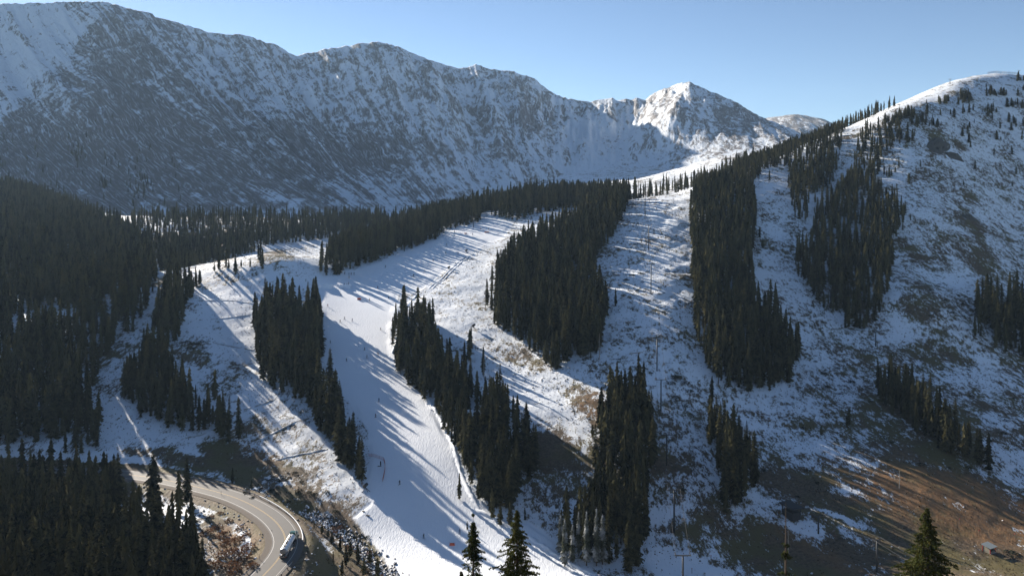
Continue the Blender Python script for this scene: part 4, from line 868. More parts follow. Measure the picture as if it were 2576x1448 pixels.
def skier_parts(pose):
    bend = {'glide': .25, 'tuck': .5, 'stand': .06, 'board': .2}[pose]
    hip = (0, -.12 - bend * .2, .92 - bend * .25); ch = (0, hip[1] + bend * .45, hip[2] + .50 - bend * .1); nk = (0, ch[1] + .06, ch[2] + .16); hd = (0, nk[1] + .03, nk[2] + .15)
    pts = [hip, ch, nk, hd]; ed = [(0, 1), (1, 2), (2, 3)]; rad = [.15, .17, .07, .105]
    for s in (-1, 1):
        w = .16 if pose != 'stand' else .13; n = len(pts)
        pts += [(s * .1, hip[1], hip[2] - .08), (s * w, .1 + bend * .2, .5), (s * w, -.04, .1), (s * w, .12, .05)]; rad += [.12, .085, .07, .05]; ed += [(0, n), (n, n + 1), (n + 1, n + 2), (n + 2, n + 3)]
        n = len(pts); pts += [(s * .21, ch[1], ch[2] + .02), (s * .36, ch[1] + .05, ch[2] - .25), (s * .34, ch[1] + .32, ch[2] - .38), (s * .34, ch[1] + .40, ch[2] - .40)]; rad += [.08, .06, .045, .045]; ed += [(1, n), (n, n + 1), (n + 1, n + 2), (n + 2, n + 3)]
    body = skin_body(pts, ed, rad)
    helm = MB()
    for i in range(3):
        z0_, z1_ = hd[2] + i * .05, hd[2] + (i + 1) * .05; helm.tube((0, hd[1], z0_), (0, hd[1], z1_), .135 * (1, .93, .7)[i], .135 * (.93, .7, .25)[i], 10)
    face = MB().box((0, hd[1] + .1, hd[2] - .05), (.13, .06, .12), taper=.8)
    skis = []
    if pose == 'board': skis.append(MB().box((0, 0, .03), (1.5, .28, .04), .5).mesh('snowboard', M_SKI))
    else: skis = [MB().add([(q_ * .16 + a * .045, y_, z_) for y_, z_ in ((-.8, 0), (.8, 0), (1.0, .16)) for a in (-1, 1) for z_ in (z_, z_ + .03)], [(0, 1, 3, 2), (0, 4, 5, 1), (2, 3, 7, 6), (1, 5, 7, 3), (0, 2, 6, 4), (4, 8, 9, 5), (6, 7, 11, 10), (5, 9, 11, 7), (4, 6, 10, 8), (8, 10, 11, 9)]).mesh('ski', M_SKI) for q_ in (-1, 1)]
    poles = [] if pose == 'board' else [MB().tube((q_ * .34, ch[1] + .4, ch[2] - .36), (q_ * .45, ch[1] - .1 if bend > .2 else ch[1] + .5, .05), .012, n=5).mesh('ski_pole', M_CHROME) for q_ in (-1, 1)]
    return body, helm.mesh('helmet', M_HELM, True), face.mesh('face', M_SKIN), skis, poles
POSES = {p: skier_parts(p) for p in ('glide', 'tuck', 'stand', 'board')}
for p, q in POSES.items(): q[0].materials.clear(); q[0].materials.append(M_JACK[0])
BODY = {(p, k): (lambda m: (m.materials.clear(), m.materials.append(M_JACK[k]), m)[2])(POSES[p][0].copy()) for p in POSES for k in range(4)}
def z5(a, b): return ((1050 + a / 4.1375) / 1.3592, (900 + b / 4.1375) / 1.3592)
def z5a(a, b): return ((1500 + a / 4.826) / 1.3592, (680 + b / 4.826) / 1.3592)
def zr(a, b, ox=1150, oy=1268): return ((ox + a / 2.068) / 1.3592, (oy + b / 2.068) / 1.3592)
SK = [(z5(530,165),'just below the trees at the upper left edge of the run','stand'),(z5(590,170),'in the group by the upper left tree edge, left of the crouching pair','stand'),(z5(622,165),'in the middle of the group by the upper left tree edge','stand'),(z5(662,162),'on the right of the group by the upper left tree edge','stand'),(z5(592,213),'in the shade below the group at the upper left tree edge','glide'),
 (z5(84,288),'standing left beyond the island grove','stand'),(z5(525,316),'left of three near the shaded snow ramp','stand'),(z5(559,318),'middle of three near the shaded snow ramp','stand'),(z5(586,306),'right of three near the shaded snow ramp','stand'),(z5(518,350),'just below the three near the snow ramp','glide'),
 (z5(997,354),'in the sun below the tree shadow streaks','glide'),(z5(476,462),'with a long shadow, upper left on the sunlit run','glide'),(z5(880,532),'right of the orange pad on the upper run','glide'),(z5(1152,497),'by the right edge of the run above the spruces','glide'),(z5(290,612),'at the left edge of the sunlit run beside the island grove','glide'),
 (z5(528,792),'highest of three close together in the middle of the run','glide'),(z5(466,834),'lower left of three close together in the middle of the run','board'),(z5(636,818),'right hand one of three close together in the middle of the run','glide'),(z5(1038,946),'near the right berm of the sunlit run','tuck'),(z5(328,1130),'high in the big blue shadow, leftmost there','board'),
 (z5(812,1228),'in the big blue shadow just below its edge','glide'),(z5(844,1338),'in the big blue shadow right of centre','board'),(z5(1000,1296),'right on the edge of the big blue shadow','glide'),(z5(556,1386),'low in the big blue shadow above the shadow streaks','glide'),(z5(1105,62),'in the tree shadows high on the run','stand'),(z5(1500,190),'above the spruces on the right side of the run','glide'),
 (z5a(690,507),'tiny, near the top of the main run in the centre','stand'),(z5a(820,516),'tiny, near the top of the main run on the right','glide'),(z5a(257,552),'at the upper tree edge in shade','stand'),(z5a(262,610),'on the sunlit strip below the upper tree edge','stand'),(z5a(557,602),'among the upper shadow streaks','stand'),(z5a(131,766),'between two shadow streaks on the upper run','stand'),(z5a(113,906),'low among the upper shadow streaks','tuck'),(z5a(315,906),'alone in the sun left of the snow gun','stand'),
 (zr(683,606,1150,600),'among shadow tips left of the snow gun','glide'),(zr(625,680,1150,600),'below the shadow tips on bright snow','stand'),(zr(545,715,1150,600),'on bright snow above the right hand spruces','stand'),
 (zr(300,214),'in the shade at the top of the lower run','glide'),(zr(277,326),'between the shadow streaks on the lower run','glide'),(zr(447,800),'crouching low in the wide shade of the lower run','board'),(zr(617,1180),'dark, with a long shadow on the bright snow at the run foot','glide'),(zr(871,1146),'in the shadow streaks above the slim foreground spruce','glide'),((769,706),'on the bright snow between knoll and island grove','stand')]
for n_, ((u, v), lab, pose) in enumerate(SK):
    x, y, z = hit(u, v); k = n_ % 4 if n_ % 3 else 0; q = POSES[pose]
    r = thing('person', ('snowboarder ' if pose == 'board' else 'skier ') + lab, 'person', (x, y, z + .03), (math.pi + rng.uniform(-.9, .9)) if pose != 'stand' else rng.uniform(0, 6.28), 'skiers and snowboarders on the main run')
    s_ = 1.08 if y < 600 else 1.2
    r.scale = (s_,) * 3
    link('body', BODY[(pose, k)], r); link('helmet', q[1], r); link('face', q[2], r); [link('snowboard' if pose == 'board' else 'ski', m_, r) for m_ in q[3]]
    for m_ in q[4]: link('ski_pole', m_, r)

# ------------------------------------------------------------------ piste furniture
def drape_net(pts, hgt, label, step=1.0, posts=2.5):
    P3 = [Vector(hit(u, v)) for u, v in pts]; path = smooth_path(P3, step)
    zs = H([p.x for p in path], [p.y for p in path]); o = Vector((path[0].x, path[0].y, zs[0]))
    r = thing('safety_net', label, 'safety net', o); V = []; Fs = []; n = len(path); rows = 5
    for i, p in enumerate(path):
        for j in range(rows): V.append((p.x - o.x, p.y - o.y, zs[i] - o.z + .1 + hgt * j / (rows - 1) * (1 - .12 * vnoise(i * .6, 1, 5))))
    b = MB()
    for j in range(rows):
        for i in range(n - 1): b.tube(V[i * rows + j], V[(i + 1) * rows + j], .035, n=4, cap=False)
    for i in range(0, n, 1):
        b.tube(V[i * rows], V[i * rows + rows - 1], .03, n=4, cap=False)
    link('net', b.mesh('net', M_ORANGE), r); pm = MB().tube((0, 0, -.2), (0, 0, hgt + .25), .045, n=6).mesh('pole', M_REDT)
    for i in range(0, n, max(1, int(posts / step))): link('pole', pm, r, (path[i].x - o.x, path[i].y - o.y, zs[i] - o.z))
drape_net([(927,1143),(954,1153),(964,1157),(968,1170),(967,1188),(962,1211)], 1.3, 'orange safety net bending round a sign on the lower left of the run')
drape_net([(1618,490),(1635,489),(1660,487)], 1.4, 'orange safety net across the skyline at the top of the lift line')
def pad(u, v, w_, h_, label):
    x, y, z = hit(u, v); r = thing('orange_pad', label, 'pad', (x, y, z)); link('cover', MB().box((0, 0, h_ / 2), (w_, .5, h_), taper=.85).mesh('cover', M_ORANGE), r); link('stake', MB().tube((-w_ / 2 - .1, 0, 0), (-w_ / 2 - .1, 0, h_ + .5), .05, n=6).mesh('stake', M_REDT), r); link('stake', MB().tube((w_ / 2 + .1, 0, 0), (w_ / 2 + .1, 0, h_ + .5), .05, n=6).mesh('stake', M_REDT), r)
pad(1137,1370,1.9,.9,'orange pad on the bright snow near the run foot'); pad(903,754,2.6,1.4,'orange pad on the sunlit upper run'); pad(1171,588,2.4,1.0,'orange pad in the tree shadows near the top of the run'); pad(1224,585,4.5,1.0,'wide orange barrier near the top of the run')
x, y, z = hit(957, 1172); r = thing('trail_sign', 'dark upright trail sign inside the orange net', 'sign', (x, y, z)); link('board', MB().box((0, 0, 1.4), (.5, .08, 1.9)).mesh('board', M_VOID), r); link('base', MB().box((-.5, .1, .1), (1.6, .4, .2)).mesh('base', M_VOID), r)
for u, v, w_, lab in [(914,1284,1.0,'small dark rubber mat lying on the snow by the creek'), (925,1296,1.7,'larger dark rubber mat lying on the snow by the creek')]:
    x, y, z = hit(u, v); r = thing('rubber_mat', lab, 'mat', (x, y, z + .05), -.5); link('mat', MB().box((0, 0, .12), (w_, .7, .2)).mesh('mat', M_VOID), r)
def snow_gun(u, v, s, label):
    x, y, z = hit(u, v); r = thing('snow_gun', label, 'snow gun', (x, y, z), -.5); r.scale = (s, s, s)
    for a in (0, 2.1, 4.2): link('leg', MB().tube((0, 0, 1.2), (math.cos(a) * .9, math.sin(a) * .9, -.1), .07, n=6).mesh('leg', M_LIFT), r)
    link('barrel', MB().tube((0, -.7, 1.5), (0, .7, 1.9), .5, .42, 14).mesh('barrel', M_DK, True), r); link('hose', MB().tube((0, 0, 1.1), (1.5, .3, .05), .06, n=6).mesh('hose', M_VOID), r)
snow_gun(1173,637,1.6,'dark snow gun near the top of the track across the run'); snow_gun(1129,681,1.6,'dark snow gun on the rough snow beside the snowcat track'); snow_gun(1191,830,1.7,'dark snow gun on the rough slope above the slanting creek bed'); snow_gun(919,1232,1.5,'dark snow gun at the tree strip foot on the left edge of the run')
for u, v, lab in [(822,722,'square shaded snow ramp beside the tip of the island grove'), (868,722,'slanting shaded snow ramp on the upper run')]:
    x, y, z = hit(u, v); r = link('snow_ramp', MB().add([(-4, -4, -1), (4, -4, -1), (4, 5, -1), (-4, 5, -1), (-3.4, -3.2, 2.4), (3.4, -3.2, 2.4), (4, 5, 1.0), (-4, 5, 1.0)], [(0, 3, 2, 1), (4, 5, 6, 7), (0, 1, 5, 4), (1, 2, 6, 5), (2, 3, 7, 6), (3, 0, 4, 7)]).mesh('snow_ramp', M_SNOWCAP), None, (x, y, z), label=lab, category='snow ramp')
# small posts
for k, (u, v, h, lab) in enumerate([(1958,1305,2.6,'thin pole in the brown grass left of the lower lift station'),(1740,1440,1.8,'short post on the snow at the bottom right of the lift'),(2117,1108,2.2,'thin pole on the open shaded snow'),(2100,1360,2.0,'short post in the brown grass between two lift towers'),(1788,1415,3.0,'pole beside the dirt track at the bottom'),(2413,1320,2.4,'thin fence pole left of the brown meadow hut'),(2462,1345,2.0,'short pole just left above the hut'),(2552,1355,2.2,'short pole right above the hut'),(1784,1325,2.4,'thin pole below the small grove'),(806,880,3.0,'upper net pole at the left edge of the blue shadow'),(803,905,3.0,'middle net pole at the left edge of the blue shadow'),(800,932,3.0,'lower net pole at the left edge of the blue shadow')]):
    x, y, z = hit(u, v); r = thing('marker_pole', lab, 'pole', (x, y, z), 0, 'thin poles standing about the slopes'); link('pole', MB().tube((0, 0, -.3), (0, 0, h), .09, n=8).mesh('pole', M_POST), r); link('cap', MB().box((0, 0, h), (.22, .22, .25)).mesh('cap', M_REDT), r)
# snow fence on the skyline
def snow_fence():
    us = np.linspace(2484, 2556, 15); r = None; pm = MB().box((0, 0, 1.1), (.18, .18, 3.4)).mesh('post', M_POST); prev = None
    for u in us:
        ys_ = np.arange(500, 1400, 4.0); xs_ = (u - CU) / F * ys_; hs_ = H(xs_, ys_); k_ = int(np.argmax(hs_ / ys_)); x, y2, z = float(xs_[k_]), float(ys_[k_]), float(hs_[k_])
        if r is None: o = Vector((x, y2, z)); r = thing('snow_fence', 'long wooden snow fence along the top right skyline', 'fence', o)
        link('post', pm, r, (x - o.x, y2 - o.y, z - o.z)); p = Vector((x - o.x, y2 - o.y, z - o.z))
        if prev is not None:
            for zz in (.6, 1.1, 1.6, 2.1, 2.6): link('slat', MB().tube(prev + Vector((0, 0, zz)), p + Vector((0, 0, zz)), .09, n=4).mesh('slat', M_POST), r)
        prev = p
snow_fence()

# ------------------------------------------------------------------ berms, tracks and water bars
def berm(name, pts, wd, hg, mat, lump=.3, step=1.2, **kw):
    P3 = [hit(u, v) for u, v in pts]; path = smooth_path([Vector((p[0], p[1], 0)) for p in P3], step); n = len(path)
    V = []; Fs = []; prof = [(-1, -.35), (-.45, .75), (.1, 1), (.55, .65), (1, -.35)]
    for i, p in enumerate(path):
        a = path[max(0, i - 1)]; b = path[min(n - 1, i + 1)]; d = (b - a).normalized(); nn_ = Vector((-d.y, d.x, 0)); e = min(1, i / 3, (n - 1 - i) / 3)
        for x_, zz in prof:
            k = 1 + lump * (rng.random() - .5) * 2; V.append((p.x + nn_.x * x_ * wd * k, p.y + nn_.y * x_ * wd * k, zz * hg * k * (.2 + .8 * e)))
    A_ = np.array(V); A_[:, 2] += H(A_[:, 0], A_[:, 1]); o = A_[0].copy()
    for j in range(n - 1):
        for c in range(4): Fs.append((j * 5 + c, j * 5 + c + 1, (j + 1) * 5 + c + 1, (j + 1) * 5 + c))
    return link(name, mesh_np(name, A_ - o, Fs, [mat], True), None, o, kind='structure')
berm('snow_berm', [(1058,985),(1078,1005),(1100,1040),(1120,1075),(1135,1110),(1148,1150),(1160,1190),(1172,1222),(1190,1255),(1205,1278)], 1.1, .45, M_SNOWCAP, .6)
berm('snow_berm', [(1195,1280),(1240,1300),(1290,1325),(1350,1362),(1400,1395),(1450,1425),(1500,1446)], 1.2, .5, M_SNOWCAP, .6)
berm('snow_berm', [(1050,738),(1030,760),(1010,800),(1000,850),(985,890)], .9, .35, M_SNOWCAP, .5)
for dx in (0, 9): berm('snowcat_track', [(1172 + dx,643),(1145 + dx,668),(1115 + dx,695),(1090 + dx,715),(1078 + dx,728)], .7, .35, M_SNOWCAP, .3)
for bar in ([(628,1118),(690,1083),(748,1057)],[(612,1030),(695,1003)],[(690,1160),(760,1140),(825,1125)],[(640,905),(580,922)],[(530,800),(630,790)],[(540,862),(640,877)],[(520,1090),(455,1105)],[(500,760),(560,757),(650,765)]):
    wb = berm('water_bar', bar, .8, .24, M_GROUND, .35); fattr(wb.data, 'bare', rng.uniform(.3, .9, len(wb.data.vertices)))

# ------------------------------------------------------------------ shrubs, logs, rocks, tufts
def shrub_mesh(seed, n=90, flat=.6, sp=1.0):
    g = np.random.default_rng(seed); V = []; Fs = []
    for i in range(n):
        a, b = g.uniform(0, 6.28), g.uniform(0, 1); r0 = math.sqrt(b) * sp; hz_ = flat * (1 - .7 * b) * g.uniform(.4, 1.1); c = np.array([r0 * math.cos(a), r0 * math.sin(a), hz_])
        n0 = len(V); 
        for k in range(3): V.append(tuple(c + g.normal(0, .13, 3)))
        Fs.append((n0, n0 + 1, n0 + 2)); 
        if i % 3 == 0:
            n0 = len(V); V += [tuple(c), (c[0] * .3, c[1] * .3, -.05), (c[0] * .3 + .03, c[1] * .3, -.05)]; Fs.append((n0, n0 + 1, n0 + 2))
    return V, Fs
M_JUN = foliage_material('dark_juniper', (.028, .034, .024), (.05, .05, .032), (.07, .06, .04), .15)
M_WIL = foliage_material('bare_red_willow', (.13, .07, .04), (.20, .11, .06), (.25, .16, .09), .25)
SHJ = [mesh_np('branches', *shrub_mesh(s, 110, .7), [M_JUN]) for s in range(5)]; SHW = [mesh_np('branches', *shrub_mesh(50 + s, 130, .9), [M_WIL]) for s in range(4)]
def shrub(u, v, s, kind, label, group, hs=1.0):
    x, y, z = hit(u, v); m = (SHJ if kind == 'j' else SHW)[int(rng.integers(0, 4))]
    r = link('shrub', m, None, (x, y, z - .1), rng.uniform(0, 6.28), label=label, category='shrub', group=group); r.scale = (s, s, s * hs)
big = [(1700,955,4,.9),(1722,966,3.4,.8),(1688,968,3,.8),(1735,985,2.6,.7),(1700,1000,3,.7),(1722,1022,2.6,.7),(1740,1045,2.4,.7),(1575,705,3,.8),(1590,694,3.2,.8),(1560,718,2.6,.7),(1612,690,3.4,.6),(1568,745,2.6,.8),(1590,775,2.2,.7),(1602,822,2.2,.8),(1640,835,1.8,.7),(1690,862,2.2,.7),(1660,845,1.8,.6),(2105,925,2.6,.7),(2070,938,2.6,.8),(2140,958,3,.8),(2112,990,2.2,.7),(2055,965,1.8,.7),(2050,910,1.8,.8),(2190,1010,2,.7),(2080,970,2.4,.7),(2020,1080,2,.7),(1975,1060,1.8,.7),(490,868,4,.5),(478,880,3.4,.5),(505,860,3,.5),(470,862,3,.5),(512,878,3,.5),(2240,1110,2.4,.7),(2215,1095,1.6,.7),(2318,1170,2.6,.7),(2545,1395,4,.5),(2520,1090,2.4,.6),(1800,1130,2,.8),(2000,830,1.6,.7),(1990,845,1.6,.7)]
for k, (u, v, s, hs) in enumerate(big):
    if u < 600: g_, w_ = 'dark bushes on the left run', 'on the snowy left run'
    elif u < 1660 and v < 880: g_, w_ = 'dark bushes left of the lift line', 'left of the lift towers'
    elif u < 1760: g_, w_ = 'dark bushes beside the lower lift towers', 'right of the lower lift towers'
    else: g_, w_ = 'dark bushes on the right slope', 'on the shaded snow of the right slope'
    shrub(u, v, s * .8, 'j', ('wide dark bush ' if s > 2.7 else 'small dark bush ') + w_, g_, hs)
for k in range(120):
    u, v, g_, w_ = [(rng.uniform(1545, 1735), rng.uniform(680, 960), 'dark bushes left of the lift line', 'among snow on the lift line'), (rng.uniform(1640, 2560), rng.uniform(900, 1250), 'dark bushes on the right slope', 'on the speckled right slope'), (rng.uniform(2330, 2450), rng.uniform(690, 800), 'dark bushes in the hollow on the far right slope', 'left of the right edge grove'), (rng.uniform(600, 760), rng.uniform(1190, 1260), 'dark bushes behind the road', 'on the brown bank behind the road')][k % 4]
    shrub(u, v, rng.uniform(.7, 1.7), 'j', 'tiny bush ' + w_, g_, .8)
for k, (u, v, s) in enumerate([(560,1350,2.8),(575,1370,3.0),(590,1395,3.2),(612,1405,3.0),(625,1380,2.6),(560,1400,2.6),(540,1425,2.6),(585,1425,2.8),(545,1330,2.4),(600,1360,2.4),(635,1425,2.2),(520,1345,2.4),(602,1325,1.6),(575,1308,1.6),(555,1290,1.4),(620,1345,1.6),(590,1440,2.4),(530,1300,1.6)]):
    shrub(u, v, s, 'w', ('big ' if s > 2.5 else 'low ') + 'red brown willow inside the road bend', 'red brown willows inside the road bend', .75)
for k in range(34):
    t_ = rng.random(); u = 770 + 190 * t_ + rng.normal(0, 12); v = 1230 + 200 * t_ + rng.normal(0, 12); shrub(u, v, rng.uniform(.8, 1.8), 'w' if k % 2 else 'j', 'low brown bush on the bank between road and creek' if k % 2 else 'low dark bush on the bank between road and creek', 'brown bushes on the creek bank' if k % 2 else 'dark bushes on the creek bank', .8)
for u, v, l_, a, lab in [(2405,1010,9,1.9,'pale fallen log on the far right snow slope'),(2440,1040,8,.6,'dark fallen log on the far right snow slope'),(1585,808,7,.1,'fallen log lying across the snow left of the lift line'),(1650,858,6,-.2,'fallen log right of the lift tower'),(1600,885,8,.25,'curved fallen log at the foot of the big middle grove'),(2380,1050,7,1.7,'leaning dead log under the right edge grove'),(1500,1122,5,.3,'fallen log beside the base grove'),(600,1012,4,.1,'log on the left run')]:
    x, y, z = hit(u, v); d_ = Vector((math.cos(a), math.sin(a), 0)) * l_ / 2; za = float(H([x - d_.x], [y - d_.y])[0]) - z; zb = float(H([x + d_.x], [y + d_.y])[0]) - z
    b = MB().tube((-d_.x, -d_.y, za + .3), (d_.x, d_.y, zb + .3), .3, .16, 8); b.tube((0, 0, .3), (.4, .5, 1.1), .07, .03, 5); link('fallen_log', b.mesh('fallen_log', M_DEAD), None, (x, y, z), label=lab, category='log')
def dead_tree(u, v, h, label):
    x, y, z = hit(u, v); r = thing('dead_tree', label, 'dead tree', (x, y, z), rng.uniform(0, 6), 'bare dead trees at the grove edges'); link('trunk', MB().tube((0, 0, -.5), (.15, 0, h * .55), .26, .15, 8).tube((.15, 0, h * .55), (0, .2, h), .15, .03, 6).mesh('trunk', M_DEAD), r)
    b = MB()
    for k in range(26): zz = h * rng.uniform(.25, .95); a = rng.uniform(0, 6.28); l_ = (1 - zz / h) * 1.6 + .3; b.tube((.1, 0, zz), (math.cos(a) * l_, math.sin(a) * l_, zz - .25 * l_), .035, .012, 4, cap=False)
    link('branches', b.mesh('branches', M_DEAD), r)
for a in [(1221,775,15,'bare dead tree at the left tip of the big middle grove'),(1168,905,13,'bare dead tree above the slanting creek bed'),(1217,950,12,'bare dead tree behind the run edge grove'),(733,735,9,'thin bare dead tree at the top of the island grove'),(1600,1030,12,'bare dead tree at the back of the base grove'),(1507,905,15,'bare dead tree at the lower right of the big middle grove'),(1983,1400,12,'thin bare dead pole in the shaded brown grass'),(1540,1330,11,'bare dead tree behind the frosted spruces'),(2262,1230,9,'thin bare dead tree below the slanting row')]: dead_tree(*a)
# rocky creek bed, roadside stones, grass tufts: uncountable cover
def scatter_tris(name, xs, ys, size, hgt, mats, label, n=4, rock=False, tintr=(0, 1)):
    zs = H(xs, ys); k = len(xs); g = rng
    if rock:
        V = []; Fs = []
        base = np.array([(1, 0, 0), (.3, .95, 0), (-.8, .6, 0), (-.8, -.6, 0), (.3, -.95, 0), (.5, .2, .7), (-.3, .3, .8), (-.1, -.4, .75)]); fb = np.array([(0, 1, 5), (1, 6, 5), (1, 2, 6), (2, 3, 6), (3, 7, 6), (3, 4, 7), (4, 0, 5), (4, 5, 7), (5, 6, 7)])
        vs = base[None] * (1 + g.uniform(-.3, .3, (k, 8, 3))) * size[:, None, None] * g.uniform(.7, 1.3, (k, 1, 3)); a = g.uniform(0, 6.28, k)
        fcs = (fb[None] + (np.arange(k) * 8)[:, None, None]).reshape(-1, 3)
    else:
        a0 = g.uniform(0, 6.28, (k, n)); vs = np.zeros((k, n * 3, 3))
        for j in range(n):
            sx = np.cos(a0[:, j]) * size; sy = np.sin(a0[:, j]) * size
            vs[:, j * 3] = np.stack([sx, sy, 0 * sx - .1], 1); vs[:, j * 3 + 1] = np.stack([-sx, -sy, 0 * sx - .1], 1); vs[:, j * 3 + 2] = np.stack([g.uniform(-.5, .5, k) * size, g.uniform(-.5, .5, k) * size, hgt * g.uniform(.5, 1.2, k)], 1)
        a = np.zeros(k); fcs = np.arange(k * n * 3).reshape(-1, 3)
    ca, sa = np.cos(a)[:, None], np.sin(a)[:, None]; X = vs[..., 0] * ca - vs[..., 1] * sa + xs[:, None]; Y = vs[..., 0] * sa + vs[..., 1] * ca + ys[:, None]
    me = mesh_np(name, np.stack([X, Y, vs[..., 2] + zs[:, None]], -1).reshape(-1, 3), fcs, mats); fattr(me, 'tint', np.repeat(g.uniform(*tintr, k), vs.shape[1]))
    return link(name, me, kind='stuff', label=label)
def pick(n, f, lo=240, hi=900, dcap=None):
    """n ground points, spread evenly over the view, kept with probability f(u, v, x, y)"""
    x = []; y = []
    d = rng.uniform(lo ** .5, hi ** .5, n * 3) ** 2; t = rng.uniform(-.66, .66, n * 3); xx = t * d; zz = H(xx, d, False); u, v = project(xx, d, zz)
    k = (rng.random(n * 3) < f(u, v, xx, d)) & (v < 1460); return xx[k][:n], d[k][:n]
def f_tuft(u, v, x, y):
    g = in_poly(u, v, RUN); rdist = seg_dist(x, y, road_xy); return np.where(g | (rdist < 8) , 0, .25 + .75 * (vnoise(x / 9, y / 9, 90) > .5))
xs, ys = pick(26000, f_tuft)
scatter_tris('grass_tufts', xs, ys, rng.uniform(.12, .42, len(xs)) * (ys / 400) ** .5, rng.uniform(.2, .55, len(xs)), [foliage_material('dry_grass_tufts', (.07, .055, .035), (.12, .09, .05), (.16, .11, .05), .2)], 'dry grass tufts poking through the thin snow', 3)
crk = smooth_path([Vector((p[0], p[1], 0)) for p in CREEK], .8); cx_ = np.array([p.x for p in crk for _ in range(10)]) + rng.normal(0, 2.3, len(crk) * 10); cy_ = np.array([p.y for p in crk for _ in range(10)]) + rng.normal(0, 2.3, len(crk) * 10)
def rock_mat():
    m, nt = mat_new('snow_capped_stone'); geo = N(nt, 'ShaderNodeNewGeometry'); sp_ = N(nt, 'ShaderNodeSeparateXYZ'); L(nt, geo.outputs['Normal'], sp_.inputs[0]); tc = N(nt, 'ShaderNodeTexCoord').outputs['Object']
    n = noise(nt, tc, .6, 3); k = ramp(nt, mathn(nt, 'ADD', sp_.outputs[2], mathn(nt, 'MULTIPLY', n, .6)), .85, 1.05); bsdf(nt, mixc(nt, k, mixc(nt, n, (.06, .055, .05), (.17, .155, .14)), (.78, .80, .82)), .9); return m
M_STONE = rock_mat()
scatter_tris('creek_stones', cx_, cy_, rng.uniform(.25, .8, len(cx_)), None, [M_STONE], 'snow capped stones filling the creek bed between road and run', rock=True)
def f_stone(u, v, x, y):
    rd_ = seg_dist(x, y, road_xy); s1 = (u > 470) & (u < 690) & (v > 1230) & (rd_ > 6.5); s2 = (u > 1200) & (u < 1560) & (v > 800) & (v < 1130) & (seg_dist(u, v, [(1230,850),(1350,920),(1440,1000),(1540,1100)]) < 40); s3 = (u > 2230) & (v < 1000) & (vnoise(x / 25, y / 25, 71) > .55); s4 = (rd_ > 6.8) & (rd_ < 14) & (x < 0); return np.where(s1, .9, np.where(s4, .6, np.where(s2, .9, np.where(s3, .25, .015)))) * ~in_poly(u, v, RUN)
xs, ys = pick(9000, f_stone, 235, 900); scatter_tris('scattered_stones', xs, ys, rng.uniform(.15, .6, len(xs)), None, [M_STONE], 'stones and boulders strewn over the slopes', rock=True)
M_SLAB = simple('dark_layered_rock', (.075, .07, .062), .9, var=.5, scale=.7)
# slabby outcrop on the upper right slope
def outcrop(u, v, wd, ln, rz, label, seed):
    x, y, z = hit(u, v); V = []; n1, n2 = 26, 12; gx = np.linspace(-wd, wd, n1); gy = np.linspace(-ln, ln, n2); a, b = np.meshgrid(gx, gy, indexing='ij'); ca, sa = math.cos(rz), math.sin(rz); X = a * ca - b * sa + x; Y = a * sa + b * ca + y
    r_ = 1 - (np.abs(a) / wd) ** 2.5 ; r_ = r_ * (1 - (np.abs(b) / ln) ** 2.5); st_ = np.floor((b * 1.0 + a * .15 + 30) / 2.6) % 2
    Zz = H(X.ravel(), Y.ravel()).reshape(a.shape) + r_ * (2.4 + 3.0 * fbm(a / 5, b / 1.7, seed, 3) + 1.0 * st_) - .5; i_ = np.arange(n1 * n2).reshape(n1, n2)
    fs_ = np.stack([i_[:-1, :-1], i_[1:, :-1], i_[1:, 1:], i_[:-1, 1:]], -1).reshape(-1, 4)
    link('rock_outcrop', mesh_np('rock_outcrop', np.stack([X - x, Y - y, Zz - z], -1).reshape(-1, 3), fs_, [M_SLAB]), None, (x, y, z), label=label, category='rock outcrop')
outcrop(2360,368,19,8,.75,'dark slabby rock outcrop high on the right slope',5); outcrop(2400,395,10,5,.2,'smaller broken outcrop below the big dark slab',6); outcrop(2440,552,9,4,.3,'low rock rib on the far right slope',8)

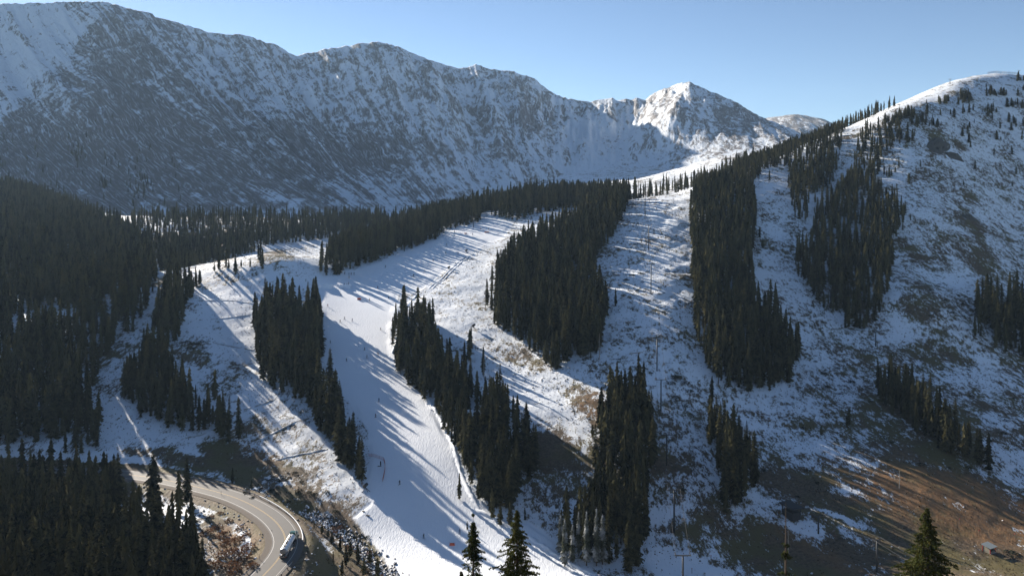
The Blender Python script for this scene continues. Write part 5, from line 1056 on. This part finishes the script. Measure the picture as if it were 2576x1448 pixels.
# ------------------------------------------------------------------ foreground spruces near the camera
def near_spruce(u, vtop, d, rk_, label, seed, bare_leader=0.0, sparse=0.0, prof=1.0):
    g = np.random.default_rng(seed); x = (u - CU) / F * d; ztop = (CV - vtop) / F * d; zb = float(H([x], [d])[0]); h = ztop - zb
    V = []; Fs = []; root = thing('spruce_tree', label, 'tree', (x, d, zb), 0, None)
    Wd = MB(); Wd.tube((0, 0, -.5), (0, 0, h * .6), .26, .15, 10); Wd.tube((0, 0, h * .6), (0, 0, h), .15, .02, 8)
    q = bare_leader + .12
    while q < h - 1.0:
        z = h - q; r = rk_ * (q - bare_leader) ** prof * g.uniform(.65, 1.25) + .10
        if q > 9: r = min(r, rk_ * 9 * g.uniform(.8, 1.1))
        kk = int(g.integers(5, 8))
        if sparse and g.random() < sparse: q += g.uniform(.5, 1.1); continue
        for j in range(kk):
            a = g.uniform(0, 6.28); rr_ = r * g.uniform(.6, 1.2); ca, sa = math.cos(a), math.sin(a); drp = rr_ * g.uniform(.12, .5)
            Wd.tube((0, 0, z), (ca * rr_ * .9, sa * rr_ * .9, z - drp * .8), .035, .012, 4, cap=False)
            m = max(3, int(rr_ / .105))
            for i in range(m):
                s = (i + .6) / m; s = max(.12, s) if q > 2 else s
                if q > 3 and s < .25: continue
                spread = (1 - s) * rr_ * .30 + .05
                for _ in range(3):
                    off = g.uniform(-1, 1) * spread; cx0 = ca * rr_ * s - sa * off; cy0 = sa * rr_ * s + ca * off; cz0 = z - drp * s * s + .10 * s * rr_ * .4 + g.uniform(-.10, .05)
                    sz = g.uniform(.07, .17); ax = g.normal(0, 1, 3); ax /= np.linalg.norm(ax); bx_ = np.cross(ax, g.normal(0, 1, 3)); bx_ /= np.linalg.norm(bx_); c = np.array([cx0, cy0, cz0]); n0 = len(V)
                    V += [tuple(c - ax * sz * 1.5), tuple(c + bx_ * sz * .5), tuple(c + ax * sz * 1.5), tuple(c - bx_ * sz * .5)]; Fs.append((n0, n0 + 1, n0 + 2, n0 + 3))
        q += g.uniform(.14, .26) * (1 if q < 9 else 2.0)
    me = mesh_np('crown', V, Fs, [M_NEAR]); fattr(me, 'tint', np.full(len(V), g.random())); link('crown', me, root)
    link('trunk', Wd.mesh('trunk', M_BARK), root); return root
near_spruce(1190, 1291, 92, .26, 'slim sunlit foreground spruce left of the larger one at the bottom centre', 21, sparse=.08)
near_spruce(1300, 1283, 88, .37, 'large foreground spruce at the bottom centre', 12, prof=.95)
near_spruce(1160, 1436, 92, .22, 'tip of a foreground spruce just left of the slim one', 13)
near_spruce(2332, 1277, 90, .46, 'broad sunlit foreground spruce at the bottom right', 14, prof=.92)
near_spruce(1976, 1262, 88, .34, 'half dead foreground spruce with a long bare leader', 15, bare_leader=3.1, sparse=.42, prof=.6)

# bushes that would share a label get their rank from the left among their likes
_like = {}
for o in list(COL.objects):
    if o.name.startswith('shrub') and o.get('label'): _like.setdefault(o['label'], []).append(o)
for lab, os_ in _like.items():
    os_.sort(key=lambda o: o.location.x / o.location.y); n = len(os_)
    if n < 2: continue
    for k, o in enumerate(os_):
        r_ = k + 1 if k < n / 2 else n - k
        o['label'] = f'{_ones[r_]} {lab}, counted from the {"left" if k < n / 2 else "right"}'
